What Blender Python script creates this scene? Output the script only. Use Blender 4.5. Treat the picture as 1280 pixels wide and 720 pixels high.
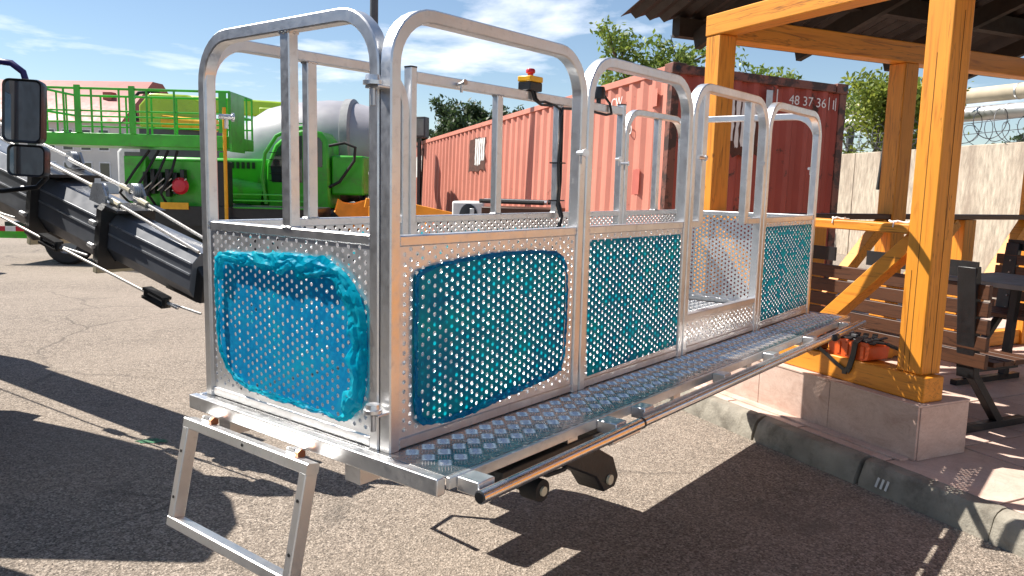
import bpy, bmesh, math, random
from mathutils import Vector, Matrix, noise as mnoise
R = math.radians
rnd = random.Random(7)
scene = bpy.context.scene
for o in list(bpy.data.objects): bpy.data.objects.remove(o)
col = scene.collection

# ------------------------------------------------------------------ camera
cam_d = bpy.data.cameras.new('camera'); cam = bpy.data.objects.new('camera', cam_d); col.objects.link(cam)
cam_d.sensor_width = 36; cam_d.lens = 986.3/1280*36; cam_d.clip_start = .05; cam_d.clip_end = 3000
cam.matrix_world = Matrix.Translation((0, 0, 1.5)) @ Matrix.Rotation(R(90-7.55), 4, 'X') @ Matrix.Rotation(R(1.356), 4, 'Z')
scene.camera = cam

# ------------------------------------------------------------------ sky, sun, exposure
SUN_DIR = Vector((-.9225, .386, 0)).normalized()*math.cos(R(51)) + Vector((0, 0, math.sin(R(51))))
world = bpy.data.worlds.new('World'); scene.world = world; world.use_nodes = True
nt = world.node_tree; nt.nodes.clear()
def wn(t, **k):
    n = nt.nodes.new(t)
    for a, b in k.items(): setattr(n, a, b)
    return n
sky = wn('ShaderNodeTexSky', sky_type='NISHITA', sun_disc=False)
sky.sun_elevation = R(51); sky.sun_rotation = math.atan2(SUN_DIR.x, SUN_DIR.y); sky.air_density = 1.0; sky.dust_density = .0; sky.ozone_density = 3.2
tc = wn('ShaderNodeTexCoord'); sep = wn('ShaderNodeSeparateXYZ'); nt.links.new(tc.outputs['Generated'], sep.inputs[0])
zc = wn('ShaderNodeMath', operation='MAXIMUM'); nt.links.new(sep.outputs['Z'], zc.inputs[0]); zc.inputs[1].default_value = 0
za = wn('ShaderNodeMath', operation='ADD'); nt.links.new(zc.outputs[0], za.inputs[0]); za.inputs[1].default_value = .12
dx = wn('ShaderNodeMath', operation='DIVIDE'); dy = wn('ShaderNodeMath', operation='DIVIDE')
nt.links.new(sep.outputs['X'], dx.inputs[0]); nt.links.new(za.outputs[0], dx.inputs[1])
nt.links.new(sep.outputs['Y'], dy.inputs[0]); nt.links.new(za.outputs[0], dy.inputs[1])
cmb = wn('ShaderNodeCombineXYZ'); nt.links.new(dx.outputs[0], cmb.inputs[0]); nt.links.new(dy.outputs[0], cmb.inputs[1])
cl = wn('ShaderNodeTexNoise'); cl.inputs['Scale'].default_value = .95; cl.inputs['Detail'].default_value = 9; cl.inputs['Roughness'].default_value = .55; cl.inputs['Distortion'].default_value = .25
cmap = wn('ShaderNodeMapping'); cmap.inputs['Location'].default_value = (3.7, 1.2, 0); nt.links.new(cmb.outputs[0], cmap.inputs[0]); nt.links.new(cmap.outputs[0], cl.inputs['Vector'])
cr = wn('ShaderNodeValToRGB'); cr.color_ramp.elements[0].position = .55; cr.color_ramp.elements[1].position = .69
cr.color_ramp.elements[1].color = (.9, .9, .9, 1); cr.color_ramp.elements[0].color = (0.03, 0.03, 0.03, 1)
nt.links.new(cl.outputs[0], cr.inputs[0])
mix = wn('ShaderNodeMixRGB'); nt.links.new(cr.outputs[0], mix.inputs[0]); nt.links.new(sky.outputs[0], mix.inputs[1]); mix.inputs[2].default_value = (11.5, 11.7, 12.2, 1)
bg = wn('ShaderNodeBackground'); bg.inputs[1].default_value = .066; nt.links.new(mix.outputs[0], bg.inputs[0])
wo = wn('ShaderNodeOutputWorld'); nt.links.new(bg.outputs[0], wo.inputs[0])
sun_d = bpy.data.lights.new('sun', 'SUN'); sun_d.energy = 5.0; sun_d.angle = R(.45); sun_d.color = (1, .945, .87)
sun = bpy.data.objects.new('sun', sun_d); col.objects.link(sun); sun.rotation_euler = (-SUN_DIR).to_track_quat('-Z', 'Y').to_euler(); sun.location = SUN_DIR*30
scene.view_settings.view_transform = 'Standard'; scene.view_settings.look = 'None'
scene.view_settings.exposure = .92; scene.view_settings.gamma = 1; scene.view_settings.use_curve_mapping = False

# ------------------------------------------------------------------ materials
def nd(t, typ, **k):
    n = t.nodes.new(typ)
    for a, b in k.items(): setattr(n, a, b)
    return n
def base_mat(name):
    m = bpy.data.materials.new(name); m.use_nodes = True; t = m.node_tree; t.nodes.clear()
    out = nd(t, 'ShaderNodeOutputMaterial'); p = nd(t, 'ShaderNodeBsdfPrincipled'); t.links.new(p.outputs[0], out.inputs[0])
    return m, t, p, out
def mapped(t, scale=(1, 1, 1)):
    c = nd(t, 'ShaderNodeTexCoord'); mp = nd(t, 'ShaderNodeMapping'); mp.inputs['Scale'].default_value = scale
    t.links.new(c.outputs['Object'], mp.inputs[0]); return mp.outputs[0]
def noise(t, vec, scale, detail=4, rough=.55, dist=0):
    n = nd(t, 'ShaderNodeTexNoise'); n.inputs['Scale'].default_value = scale; n.inputs['Detail'].default_value = detail
    n.inputs['Roughness'].default_value = rough; n.inputs['Distortion'].default_value = dist; t.links.new(vec, n.inputs['Vector']); return n.outputs[0]
def ramp(t, fac, stops):
    r = nd(t, 'ShaderNodeValToRGB'); e = r.color_ramp.elements
    while len(e) < len(stops): e.new(.5)
    for i, (p, c) in enumerate(stops):
        e[i].position = p; e[i].color = (*c, 1) if len(c) == 3 else c
    t.links.new(fac, r.inputs[0]); return r.outputs[0]
def mixc(t, fac, a, b, mode='MIX'):
    n = nd(t, 'ShaderNodeMixRGB', blend_type=mode)
    for i, v in ((0, fac), (1, a), (2, b)):
        if hasattr(v, 'is_linked'): t.links.new(v, n.inputs[i])
        else: n.inputs[i].default_value = v if i == 0 else (*v, 1)
    return n.outputs[0]
def bump(t, p, h, strength, dist=.01):
    b = nd(t, 'ShaderNodeBump'); b.inputs['Strength'].default_value = strength; b.inputs['Distance'].default_value = dist
    t.links.new(h, b.inputs['Height']); t.links.new(b.outputs[0], p.inputs['Normal'])
def g3(v): return (v, v, v)
def simple(name, c, rough=.5, metal=0, var=.18, vs=6, bmp=0, bs=60, c2=None, s2=3, th=(.55, .7), scale=(1, 1, 1), coat=0):
    m, t, p, out = base_mat(name); v = mapped(t, scale)
    f = noise(t, v, vs, 5)
    lo = tuple(x*(1-var) for x in c); hi = tuple(min(1, x*(1+var)) for x in c)
    cc = ramp(t, f, [(.3, lo), (.7, hi)])
    if c2:
        f2 = noise(t, v, s2, 8, .65); cc = mixc(t, ramp(t, f2, [(th[0], g3(0)), (th[1], g3(1))]), cc, c2)
    t.links.new(cc, p.inputs['Base Color']); p.inputs['Metallic'].default_value = metal
    rr = ramp(t, noise(t, v, vs*2.3, 4), [(.3, g3(max(.03, rough-.08))), (.7, g3(min(1, rough+.08)))]); t.links.new(rr, p.inputs['Roughness'])
    if coat: p.inputs['Coat Weight'].default_value = coat; p.inputs['Coat Roughness'].default_value = .12
    if bmp: bump(t, p, noise(t, v, bs, 5), bmp)
    return m
def aluminium(name, base, rough, sc=(1, 1, 1)):
    m, t, p, out = base_mat(name); v = mapped(t, sc)
    f = noise(t, v, 5, 6, .6); f2 = noise(t, v, 38, 5, .7)
    cc = ramp(t, f, [(.3, g3(base*.86)), (.7, g3(min(1, base*1.06)))])
    cc = mixc(t, ramp(t, f2, [(.55, g3(0)), (.8, g3(.55))]), cc, (base*.58, base*.56, base*.54))
    cc = mixc(t, ramp(t, noise(t, v, 2.1, 7, .68, .8), [(.56, g3(0)), (.72, g3(.4))]), cc, (base*.55, base*.50, base*.44))
    t.links.new(cc, p.inputs['Base Color']); p.inputs['Metallic'].default_value = .94
    t.links.new(ramp(t, f2, [(.3, g3(rough-.07)), (.7, g3(rough+.1))]), p.inputs['Roughness'])
    bump(t, p, f2, .10, .002); return m
M = {}
M['alu'] = aluminium('aluminium_tube', .80, .36)
M['alu_sheet'] = aluminium('aluminium_sheet', .84, .46)
M['tread'] = aluminium('tread_plate', .76, .27)
M['tread_base'] = aluminium('tread_base', .50, .24)
M['pipe'] = aluminium('polished_pipe', .82, .20)
M['galv'] = aluminium('galvanised_steel', .62, .45)
def film_mat(name, stops, trc, fac):
    m, t, p, out = base_mat(name); v = mapped(t)
    f = noise(t, v, 9, 6, .6, .6)
    t.links.new(ramp(t, f, stops), p.inputs['Base Color'])
    p.inputs['Roughness'].default_value = .38; p.inputs['Specular IOR Level'].default_value = .16
    bump(t, p, noise(t, v, 45, 6, .65, 1.2), .35, .004)
    tr = nd(t, 'ShaderNodeBsdfTranslucent'); tr.inputs[0].default_value = trc
    mx = nd(t, 'ShaderNodeMixShader'); mx.inputs[0].default_value = fac
    t.links.new(p.outputs[0], mx.inputs[1]); t.links.new(tr.outputs[0], mx.inputs[2]); t.links.new(mx.outputs[0], out.inputs[0]); return m
M['film'] = film_mat('teal_film', [(.3, (.0, .16, .34)), (.5, (.0, .28, .40)), (.7, (.0, .44, .44))], (.0, .52, .62, 1), .42)
M['film_sky_tint'] = film_mat('sky_tinted_film', [(.3, (.0, .24, .52)), (.5, (.01, .32, .62)), (.72, (.01, .42, .60))], (.0, .5, .8, 1), .3)  # same film as the long side, bluer brighter base paints the reflected sky
M['film_rim'] = film_mat('wrinkled_film_rim', [(.3, (.0, .10, .28)), (.55, (.0, .20, .42)), (.75, (.0, .36, .50))], (.0, .4, .6, 1), .3)
M['film_edge'] = film_mat('loose_film', [(.3, (.0, .28, .46)), (.5, (.0, .42, .56)), (.7, (.03, .58, .66))], (.0, .6, .75, 1), .45)
def timber(name, axis, light, dark):
    m, t, p, out = base_mat(name); s = [16, 16, 16]; s['xyz'.index(axis)] = 1.1
    v = mapped(t, tuple(s)); v2 = mapped(t)
    g = noise(t, v, 1.5, 6, .6, 1.6); big = noise(t, v2, 2.2, 3)
    cc = ramp(t, g, [(.30, dark), (.46, light), (.62, tuple(min(1, x*1.10) for x in light)), (.76, tuple(.5*a+.5*b for a, b in zip(light, dark)))])
    cc = mixc(t, ramp(t, big, [(.35, g3(0)), (.75, g3(.35))]), cc, tuple(x*.72 for x in light))
    kn = nd(t, 'ShaderNodeTexVoronoi'); kn.inputs['Scale'].default_value = 3.1; t.links.new(v2, kn.inputs['Vector'])
    cc = mixc(t, ramp(t, kn.outputs['Distance'], [(.035, g3(.75)), (.075, g3(0))]), cc, tuple(x*.3 for x in dark))
    ckv = list(s); ckv = [q*.55 if q > 2 else .35 for q in s]; ckn = noise(t, mapped(t, tuple(ckv)), 1.1, 5, .6, .5)
    cc = mixc(t, ramp(t, ckn, [(.492, g3(0)), (.5, g3(.7)), (.508, g3(0))]), cc, tuple(x*.28 for x in dark))
    t.links.new(cc, p.inputs['Base Color']); p.inputs['Roughness'].default_value = .5
    bump(t, p, g, .25, .003); return m
for ax in 'xyz':
    M['timber_'+ax] = timber('varnished_timber_'+ax, ax, (.72, .275, .022), (.50, .155, .010))
    M['plank_'+ax] = timber('brown_plank_'+ax, ax, (.085, .034, .015), (.04, .015, .007))
def asphalt_mat():
    m, t, p, out = base_mat('worn_asphalt'); v = mapped(t)
    fine = noise(t, v, 95, 3, .7); mid = noise(t, v, 9, 6, .65); big = noise(t, v, .55, 5, .6)
    vo = nd(t, 'ShaderNodeTexVoronoi'); vo.inputs['Scale'].default_value = 120; t.links.new(v, vo.inputs['Vector'])
    cc = ramp(t, vo.outputs['Color'], [(.1, (.085, .07, .057)), (.45, (.225, .185, .148)), (.8, (.40, .335, .275))])
    cc = mixc(t, ramp(t, mid, [(.32, g3(.55)), (.62, g3(0))]), cc, (.11, .09, .073))
    cc = mixc(t, ramp(t, big, [(.35, g3(.0)), (.68, g3(.5))]), cc, (.345, .285, .228))
    v2 = nd(t, 'ShaderNodeTexVoronoi'); v2.inputs['Scale'].default_value = 115; t.links.new(v, v2.inputs['Vector'])
    sp = nd(t, 'ShaderNodeSeparateColor'); t.links.new(v2.outputs['Color'], sp.inputs[0])
    cc = mixc(t, ramp(t, sp.outputs[0], [(.86, g3(0)), (.89, g3(.7))]), cc, (.48, .41, .34))
    cc = mixc(t, ramp(t, sp.outputs[1], [(.84, g3(0)), (.88, g3(.6))]), cc, (.06, .051, .043))
    st = noise(t, mapped(t, (1, 1, 1)), 1.7, 7, .7, .5)
    cc = mixc(t, ramp(t, st, [(.63, g3(0)), (.72, g3(.55))]), cc, (.055, .05, .045))
    wv = nd(t, 'ShaderNodeMixRGB', blend_type='ADD'); wv.inputs[0].default_value = .35; t.links.new(v, wv.inputs[1])
    wn_ = nd(t, 'ShaderNodeTexNoise'); wn_.inputs['Scale'].default_value = 2.2; wn_.inputs['Detail'].default_value = 6; t.links.new(v, wn_.inputs['Vector']); t.links.new(wn_.outputs['Color'], wv.inputs[2])
    ck = nd(t, 'ShaderNodeTexVoronoi', feature='DISTANCE_TO_EDGE'); ck.inputs['Scale'].default_value = .42; t.links.new(wv.outputs[0], ck.inputs['Vector'])
    ckm = mixc(t, ramp(t, noise(t, v, .35, 3), [(.48, g3(0)), (.56, g3(1))]), (0, 0, 0), ramp(t, ck.outputs['Distance'], [(.002, g3(.5)), (.009, g3(0))]))
    cc = mixc(t, ckm, cc, (.035, .03, .027))
    oil = ramp(t, noise(t, v, .9, 8, .68, .8), [(.60, g3(0)), (.70, g3(.5))]); cc = mixc(t, oil, cc, (.075, .066, .058))
    dust = ramp(t, noise(t, v, .28, 6, .6, .4), [(.45, g3(0)), (.68, g3(.45))]); cc = mixc(t, dust, cc, (.36, .30, .245))
    t.links.new(cc, p.inputs['Base Color']); p.inputs['Roughness'].default_value = .9; p.inputs['Specular IOR Level'].default_value = .3
    ad = nd(t, 'ShaderNodeMath', operation='ADD'); t.links.new(vo.outputs['Distance'], ad.inputs[0]); t.links.new(fine, ad.inputs[1])
    bump(t, p, ad.outputs[0], .8, .006); return m
M['asphalt'] = asphalt_mat()
def stone_mat():
    m, t, p, out = base_mat('pink_stone_tile'); v = mapped(t, (1, 1, 1.7))
    f = noise(t, v, 3.2, 8, .62, 1.4); f2 = noise(t, v, 55, 4, .7)
    cc = ramp(t, f, [(.28, (.46, .30, .235)), (.45, (.60, .435, .355)), (.6, (.66, .50, .42)), (.72, (.50, .35, .28))])
    cc = mixc(t, ramp(t, noise(t, v, 6, 7, .7, 2.2), [(.495, g3(0)), (.51, g3(.5)), (.525, g3(0))]), cc, (.36, .22, .17))
    cc = mixc(t, ramp(t, f2, [(.45, g3(0)), (.8, g3(.35))]), cc, (.40, .29, .235))
    t.links.new(cc, p.inputs['Base Color']); p.inputs['Roughness'].default_value = .55; bump(t, p, f2, .12, .003); return m
M['stone'] = stone_mat()
M['grout'] = simple('grout', (.12, .105, .09), .9)
M['kerb'] = simple('kerb_concrete', (.29, .265, .215), .9, 0, .2, 7, .5, 70, (.13, .115, .09), 6, (.48, .68))
M['concrete'] = simple('fence_concrete', (.47, .40, .31), .9, 0, .30, 9, 1.0, 22, (.26, .20, .15), .9, (.46, .70), (1.6, 1.6, .45))
M['gravel'] = simple('grit', (.30, .255, .20), .95, 0, .5, 40)
M['gravel_dark'] = simple('dark_grit', (.12, .10, .085), .95, 0, .5, 40)
M['roof'] = simple('roof_sheet', (.022, .014, .011), .6, 0, .2, 5)
M['roof_wood'] = simple('dark_rafter', (.028, .017, .011), .75, 0, .25, 8)
def paint_metal(name, c, rust, th):
    m, t, p, out = base_mat(name); v = mapped(t); vs = mapped(t, (5, 5, .5))
    cc = ramp(t, noise(t, v, .9, 5, .6), [(.3, tuple(x*.86 for x in c)), (.7, tuple(min(1, x*1.12) for x in c))])
    cc = mixc(t, ramp(t, noise(t, vs, 1.3, 5, .6), [(.45, g3(0)), (.75, g3(.4))]), cc, tuple(x*.62 for x in c))
    r1 = ramp(t, noise(t, v, 4.2, 9, .72), [(th, g3(0)), (th+.06, g3(1))])
    cc = mixc(t, r1, cc, rust); t.links.new(cc, p.inputs['Base Color']); p.inputs['Roughness'].default_value = .6
    bump(t, p, noise(t, v, 14, 6), .15, .01); return m
M['cont_side'] = paint_metal('bleached_red_paint', (.64, .235, .165), (.22, .085, .05), .64)
M['cont_end'] = paint_metal('red_paint', (.36, .072, .048), (.06, .03, .02), .575)
M['cont_rust'] = paint_metal('rusty_frame', (.20, .075, .05), (.055, .028, .02), .47)
M['rust'] = simple('rust_patch', (.085, .032, .02), .85, 0, .4, 12)
M['white'] = simple('white_paint', (.74, .73, .70), .6, 0, .1, 8)
M['black'] = simple('black_plastic', (.013, .013, .014), .35, 0, .2, 20)
M['black_steel'] = simple('black_painted_steel', (.016, .016, .017), .4, 0, .25, 12, .1, 80)
M['rubber'] = simple('black_rubber', (.02, .02, .02), .75, 0, .2, 20)
M['cream'] = simple('cream_plastic', (.62, .56, .40), .45)
M['yellow'] = simple('yellow_plastic', (.85, .42, .01), .35)
M['red'] = simple('red_plastic', (.55, .02, .035), .35)
M['orange'] = simple('orange_plastic', (.72, .105, .015), .4, 0, .15, 9)
M['steel_boom'] = simple('dark_boom_steel', (.135, .145, .165), .38, .1, .15, 5, coat=.2)
M['steel_light'] = simple('grey_boom_steel', (.42, .44, .47), .3, .5, .2, 7)
M['cable'] = simple('steel_cable', (.55, .53, .50), .4, .6, .2, 60)
M['green'] = simple('green_paint', (.05, .45, .02), .38, 0, .2, 3, 0, 30, (.10, .17, .05), 3.5, (.52, .78), (1, 1, 1), .2)
M['lime'] = simple('lime_paint', (.36, .52, .012), .32, 0, .12, 3, coat=.4)
M['drum'] = simple('grey_drum', (.33, .32, .345), .45, 0, .1, 2)
M['grey'] = simple('grey_paint', (.28, .28, .28), .5)
M['dark_grey'] = simple('dark_grey_paint', (.07, .07, .075), .5)
M['mint'] = simple('mint_paint', (.52, .68, .62), .35, 0, .08, 2, coat=.3)
M['bucket'] = simple('bucket_yellow', (.80, .30, .015), .5, 0, .2, 4)
M['redroof'] = simple('red_roof', (.34, .09, .07), .6, 0, .1, 1)
M['plaster'] = simple('plaster', (.62, .60, .56), .8, 0, .08, .6)
M['plaster_win'] = simple('window_frame_white', (.7, .7, .7), .5)
M['silver'] = simple('pipe_cladding', (.60, .60, .60), .35, .75, .15, 1.5)
M['tan'] = simple('tan_cladding', (.50, .42, .30), .7, 0, .15, 1.5)
M['purple'] = simple('blue_hose', (.035, .022, .13), .4)
M['table'] = simple('grey_tabletop', (.21, .19, .165), .6, 0, .15, 6, .1, 50)
M['teal_stain'] = simple('green_paint_spill', (.05, .17, .08), .8, 0, .7, 45)
def glass_mat(name, c, rough=.05, metal=0.0):
    m, t, p, out = base_mat(name); p.inputs['Base Color'].default_value = (*c, 1); p.inputs['Roughness'].default_value = rough
    p.inputs['Metallic'].default_value = metal; p.inputs['Specular IOR Level'].default_value = .8; return m
M['glass'] = glass_mat('dark_glass', (.03, .04, .045))
M['mirror'] = glass_mat('mirror_glass', (.62, .65, .68), .02, 1.0)
M['faded'] = simple('faded_red', (.50, .13, .095), .6, 0, .12, 3)
def leaf_mat(name, a, b):
    m, t, p, out = base_mat(name); g = nd(t, 'ShaderNodeNewGeometry')
    c = ramp(t, g.outputs['Random Per Island'], [(0, a), (1, b)]); t.links.new(c, p.inputs['Base Color']); p.inputs['Roughness'].default_value = .5
    tr = nd(t, 'ShaderNodeBsdfTranslucent'); t.links.new(c, tr.inputs[0]); mx = nd(t, 'ShaderNodeMixShader'); mx.inputs[0].default_value = .4
    t.links.new(p.outputs[0], mx.inputs[1]); t.links.new(tr.outputs[0], mx.inputs[2]); t.links.new(mx.outputs[0], out.inputs[0]); return m
M['leaf'] = leaf_mat('leaf', (.09, .16, .025), (.27, .34, .06))
M['leaf2'] = leaf_mat('leaf_yellowish', (.11, .17, .025), (.34, .38, .06))
M['leaf_far'] = leaf_mat('leaf_far', (.025, .05, .02), (.07, .11, .035))
M['bark'] = simple('bark', (.11, .085, .06), .9, 0, .3, 12, .5, 30)

# ------------------------------------------------------------------ mesh helpers
class MB:
    def __init__(s): s.v = []; s.f = []
    def add(s, vs, fs):
        b = len(s.v); s.v += [tuple(v) for v in vs]; s.f += [tuple(b+i for i in f) for f in fs]; return s
    def box(s, x0, x1, y0, y1, z0, z1, mat=None):
        vs = [Vector((x, y, z)) for z in (z0, z1) for y in (y0, y1) for x in (x0, x1)]
        if mat is not None: vs = [mat @ v for v in vs]
        return s.add(vs, [(0, 2, 3, 1), (4, 5, 7, 6), (0, 1, 5, 4), (2, 6, 7, 3), (0, 4, 6, 2), (1, 3, 7, 5)])
    def bar(s, a, b, w, h, up=(0, 0, 1)):
        a, b = Vector(a), Vector(b); t = (b-a).normalized(); u = Vector(up); x = t.cross(u)
        if x.length < 1e-4: u = Vector((1, 0, 0)); x = t.cross(u)
        x.normalize(); y = x.cross(t); vs = []
        for p in (a, b):
            for i, j in ((-1, -1), (1, -1), (1, 1), (-1, 1)): vs.append(p + x*(i*w/2) + y*(j*h/2))
        return s.add(vs, [(3, 2, 1, 0), (4, 5, 6, 7), (0, 1, 5, 4), (1, 2, 6, 5), (2, 3, 7, 6), (3, 0, 4, 7)])
    def sweep(s, path, sec, nrm, caps=True):
        n = Vector(nrm).normalized(); P = [Vector(p) for p in path]; k = len(sec); rings = []
        for i, p in enumerate(P):
            t0 = (P[i]-P[i-1]).normalized() if i > 0 else None; t1 = (P[i+1]-P[i]).normalized() if i < len(P)-1 else None
            t = (t0+t1).normalized() if t0 and t1 else (t0 or t1); sc = 1/max(.5, t.dot(t1)) if t0 and t1 else 1
            b = t.cross(n).normalized(); rings.append([p + b*(q[0]*sc) + n*q[1] for q in sec])
        vs = [v for r in rings for v in r]; fs = []
        for i in range(len(P)-1):
            for j in range(k): fs.append((i*k+j, i*k+(j+1) % k, (i+1)*k+(j+1) % k, (i+1)*k+j))
        if caps: fs += [tuple(range(k-1, -1, -1)), tuple((len(P)-1)*k+j for j in range(k))]
        return s.add(vs, fs)
    def tube(s, path, r, n=8, caps=True):
        P = [Vector(p) for p in path]; rs = r if isinstance(r, (list, tuple)) else [r]*len(P); vs = []; fs = []
        t = (P[1]-P[0]).normalized(); a = t.orthogonal().normalized()
        for i, p in enumerate(P):
            t = ((P[min(i+1, len(P)-1)]-P[max(i-1, 0)])).normalized(); a = (a - t*a.dot(t)).normalized(); b = t.cross(a)
            for j in range(n):
                q = 2*math.pi*j/n; vs.append(p + (a*math.cos(q)+b*math.sin(q))*rs[i])
        for i in range(len(P)-1):
            for j in range(n): fs.append((i*n+j, i*n+(j+1) % n, (i+1)*n+(j+1) % n, (i+1)*n+j))
        if caps: fs += [tuple(range(n-1, -1, -1)), tuple((len(P)-1)*n+j for j in range(n))]
        return s.add(vs, fs)
    def prism(s, poly, d, mat):   # poly in local XY, extruded 0..d along Z, placed by mat
        k = len(poly); vs = [mat @ Vector((x, y, 0)) for x, y in poly] + [mat @ Vector((x, y, d)) for x, y in poly]
        return s.add(vs, [tuple(range(k-1, -1, -1)), tuple(range(k, 2*k))] + [(i, (i+1) % k, k+(i+1) % k, k+i) for i in range(k)])
    def lathe(s, prof, mat, n=24):
        vs = []; fs = []; k = len(prof)
        for i in range(n):
            q = 2*math.pi*i/n
            for r, z in prof: vs.append(mat @ Vector((r*math.cos(q), r*math.sin(q), z)))
        for i in range(n):
            for j in range(k-1): fs.append((i*k+j, ((i+1) % n)*k+j, ((i+1) % n)*k+j+1, i*k+j+1))
        return s.add(vs, fs)
    def build(s, name, mat, parent=None, bevel=0, smooth=True, angle=38):
        me = bpy.data.meshes.new(name); me.from_pydata(s.v, [], s.f); me.update()
        bm = bmesh.new(); bm.from_mesh(me); bmesh.ops.recalc_face_normals(bm, faces=bm.faces); bm.to_mesh(me); bm.free()
        return link(name, me, mat, parent, bevel, smooth, angle)
def link(name, me, mat, parent=None, bevel=0, smooth=True, angle=38):
    me.materials.clear(); me.materials.append(M[mat] if isinstance(mat, str) else mat)
    if smooth:
        me.polygons.foreach_set('use_smooth', [True]*len(me.polygons)); me.set_sharp_from_angle(angle=R(angle))
    o = bpy.data.objects.new(name, me); col.objects.link(o)
    if parent: o.parent = parent
    if bevel:
        b = o.modifiers.new('bevel', 'BEVEL'); b.width = bevel; b.segments = 2; b.limit_method = 'ANGLE'; b.angle_limit = R(50)
    return o
def tag(o, label=None, cat=None, group=None, kind=None):
    if label: o['label'] = label
    if cat: o['category'] = cat
    if group: o['group'] = group
    if kind: o['kind'] = kind
    return o
def empty(name, loc=(0, 0, 0), rz=0, label=None, cat=None, group=None):
    o = bpy.data.objects.new(name, None); col.objects.link(o); o.location = loc; o.rotation_euler = (0, 0, rz); o.empty_display_size = .2
    return tag(o, label, cat, group)
def copy_tree(o, parent=None):
    c = o.copy(); col.objects.link(c); c.parent = parent
    for ch in list(o.children): copy_tree(ch, c)
    return c
def share(name, src, parent, mw):      # another piece with the same mesh
    c = src.copy(); c.name = name; col.objects.link(c); c.parent = parent; c.matrix_local = mw; return c
def rrect(w, h, r, n=3):
    o = []
    for cx, cy, a0 in ((w/2-r, h/2-r, 0), (-w/2+r, h/2-r, 90), (-w/2+r, -h/2+r, 180), (w/2-r, -h/2+r, 270)):
        for i in range(n+1):
            a = R(a0+90*i/n); o.append((cx+r*math.cos(a), cy+r*math.sin(a)))
    return o
def text_mesh(txt, size):
    cu = bpy.data.curves.new('lettering', 'FONT'); cu.body = txt; cu.size = size; cu.resolution_u = 3; cu.extrude = .0008
    o = bpy.data.objects.new('lettering', cu); col.objects.link(o); bpy.context.view_layer.update()
    me = bpy.data.meshes.new_from_object(o.evaluated_get(bpy.context.evaluated_depsgraph_get())); bpy.data.objects.remove(o); bpy.data.curves.remove(cu)
    return me
def frame(o, x, y, z):
    m = Matrix((x, y, z)).transposed().to_4x4(); m.translation = o; return m

# ------------------------------------------------------------------ ground
g = MB().add([(-600, -300, 0), (600, -300, 0), (600, 900, 0), (-600, 900, 0)], [(0, 1, 2, 3)]).build('ground', 'asphalt', smooth=False); tag(g, kind='structure')
def grit(name, n, pts, smin, smax, mat, label):
    mb = MB()
    for i in range(n):
        x, y, z = pts(); s = rnd.uniform(smin, smax); a = rnd.uniform(0, 6.28)
        vs = []
        for j in range(5):
            q = a+j*1.2566; r = s*rnd.uniform(.7, 1.1); vs.append((x+r*math.cos(q), y+r*math.sin(q), z-.001))
        vs.append((x+s*.2, y, z+s*rnd.uniform(.5, .9)))
        mb.add(vs, [(j, (j+1) % 5, 5) for j in range(5)])
    return tag(mb.build(name, mat, smooth=False), label, 'gravel', kind='stuff')
def gpt():
    y = 2.6+rnd.random()**1.7*7; return (rnd.uniform(-.75, .75)*y, y, 0)
grit('loose_grit', 2600, gpt, .0025, .007, 'gravel', 'fine pale loose grit scattered over the worn asphalt')
grit('dark_grit', 900, gpt, .002, .006, 'gravel_dark', 'fine dark loose grit scattered over the worn asphalt')
# green paint spill
mb = MB(); cx, cy = -2.02, 4.32; k = 26
mb.add([(cx, cy, .004)] + [(cx+.11*math.cos(6.283*i/k)*rnd.uniform(.5, 1.15), cy+.04*math.sin(6.283*i/k)*rnd.uniform(.6, 1.2), .004) for i in range(k)], [(0, i+1, (i+1) % k+1) for i in range(k)])
tag(mb.build('paint_spill', 'teal_stain', smooth=False), 'green paint spill on the asphalt behind the hanging step frame', 'stain')

# ------------------------------------------------------------------ gazebo
GA = R(25.5)
def Gm(): return Matrix.Rotation(GA, 4, 'Z')   # local x = into the gazebo, y = along the kerb going away
paving = empty('gazebo_floor', (0, 0, 0), GA); tag(paving, kind='structure')
MB().box(3.43, 9.2, -1.0, 6.2, -.05, .121).build('floor_bed', 'grout', paving)
tile = MB().box(-.293, .293, -.293, .293, -.02, 0).build('tile', 'stone', paving, bevel=.003)
first = True
for i in range(9):
    for j in range(12):
        x = 3.735+.6*i; y = -.6+.6*j
        mw = Matrix.Translation((x, y, .13+rnd.uniform(-.001, .001)))
        if first: tile.matrix_local = mw; first = False
        else: share('tile', tile, paving, mw)
kerb = empty('kerb', (0, 0, 0), GA); tag(kerb, kind='structure')
ys = [-1.2, -.08, .63, 1.335, 2.045, 2.76, 3.52, 4.3, 5.1, 5.9, 6.7]
for a, b in zip(ys, ys[1:]):
    base = [(3.29+rnd.uniform(-.006, .006), -.1), (3.30, .03), (3.315, .105), (3.335, .135), (3.375, .139), (3.405, .140), (3.415, .12), (3.415, -.1)]
    n_ = 18; vs = []; kk = len(base)
    for q in range(n_+1):
        yy = a+.011+(b-a-.022)*q/n_; chip = rnd.random() < .16 or q in (0, n_)
        for pi_, (x, z) in enumerate(base):
            dx__ = (rnd.uniform(.006, .016) if chip and pi_ in (2, 3) else rnd.uniform(-.0022, .0022)); dz__ = (-rnd.uniform(.003, .012) if chip and pi_ in (3,) else rnd.uniform(-.0015, .0015))
            vs.append((x+dx__, yy, z+dz__))
    s_ = MB().add(vs, [(q*kk+p_, q*kk+(p_+1) % kk, (q+1)*kk+(p_+1) % kk, (q+1)*kk+p_) for q in range(n_) for p_ in range(kk)]+[tuple(range(kk)), tuple(n_*kk+p_ for p_ in range(kk))]).build('kerb_stone', 'kerb', kerb, angle=50)
    s_.rotation_euler.z = R(rnd.uniform(-.15, .15))
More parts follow.
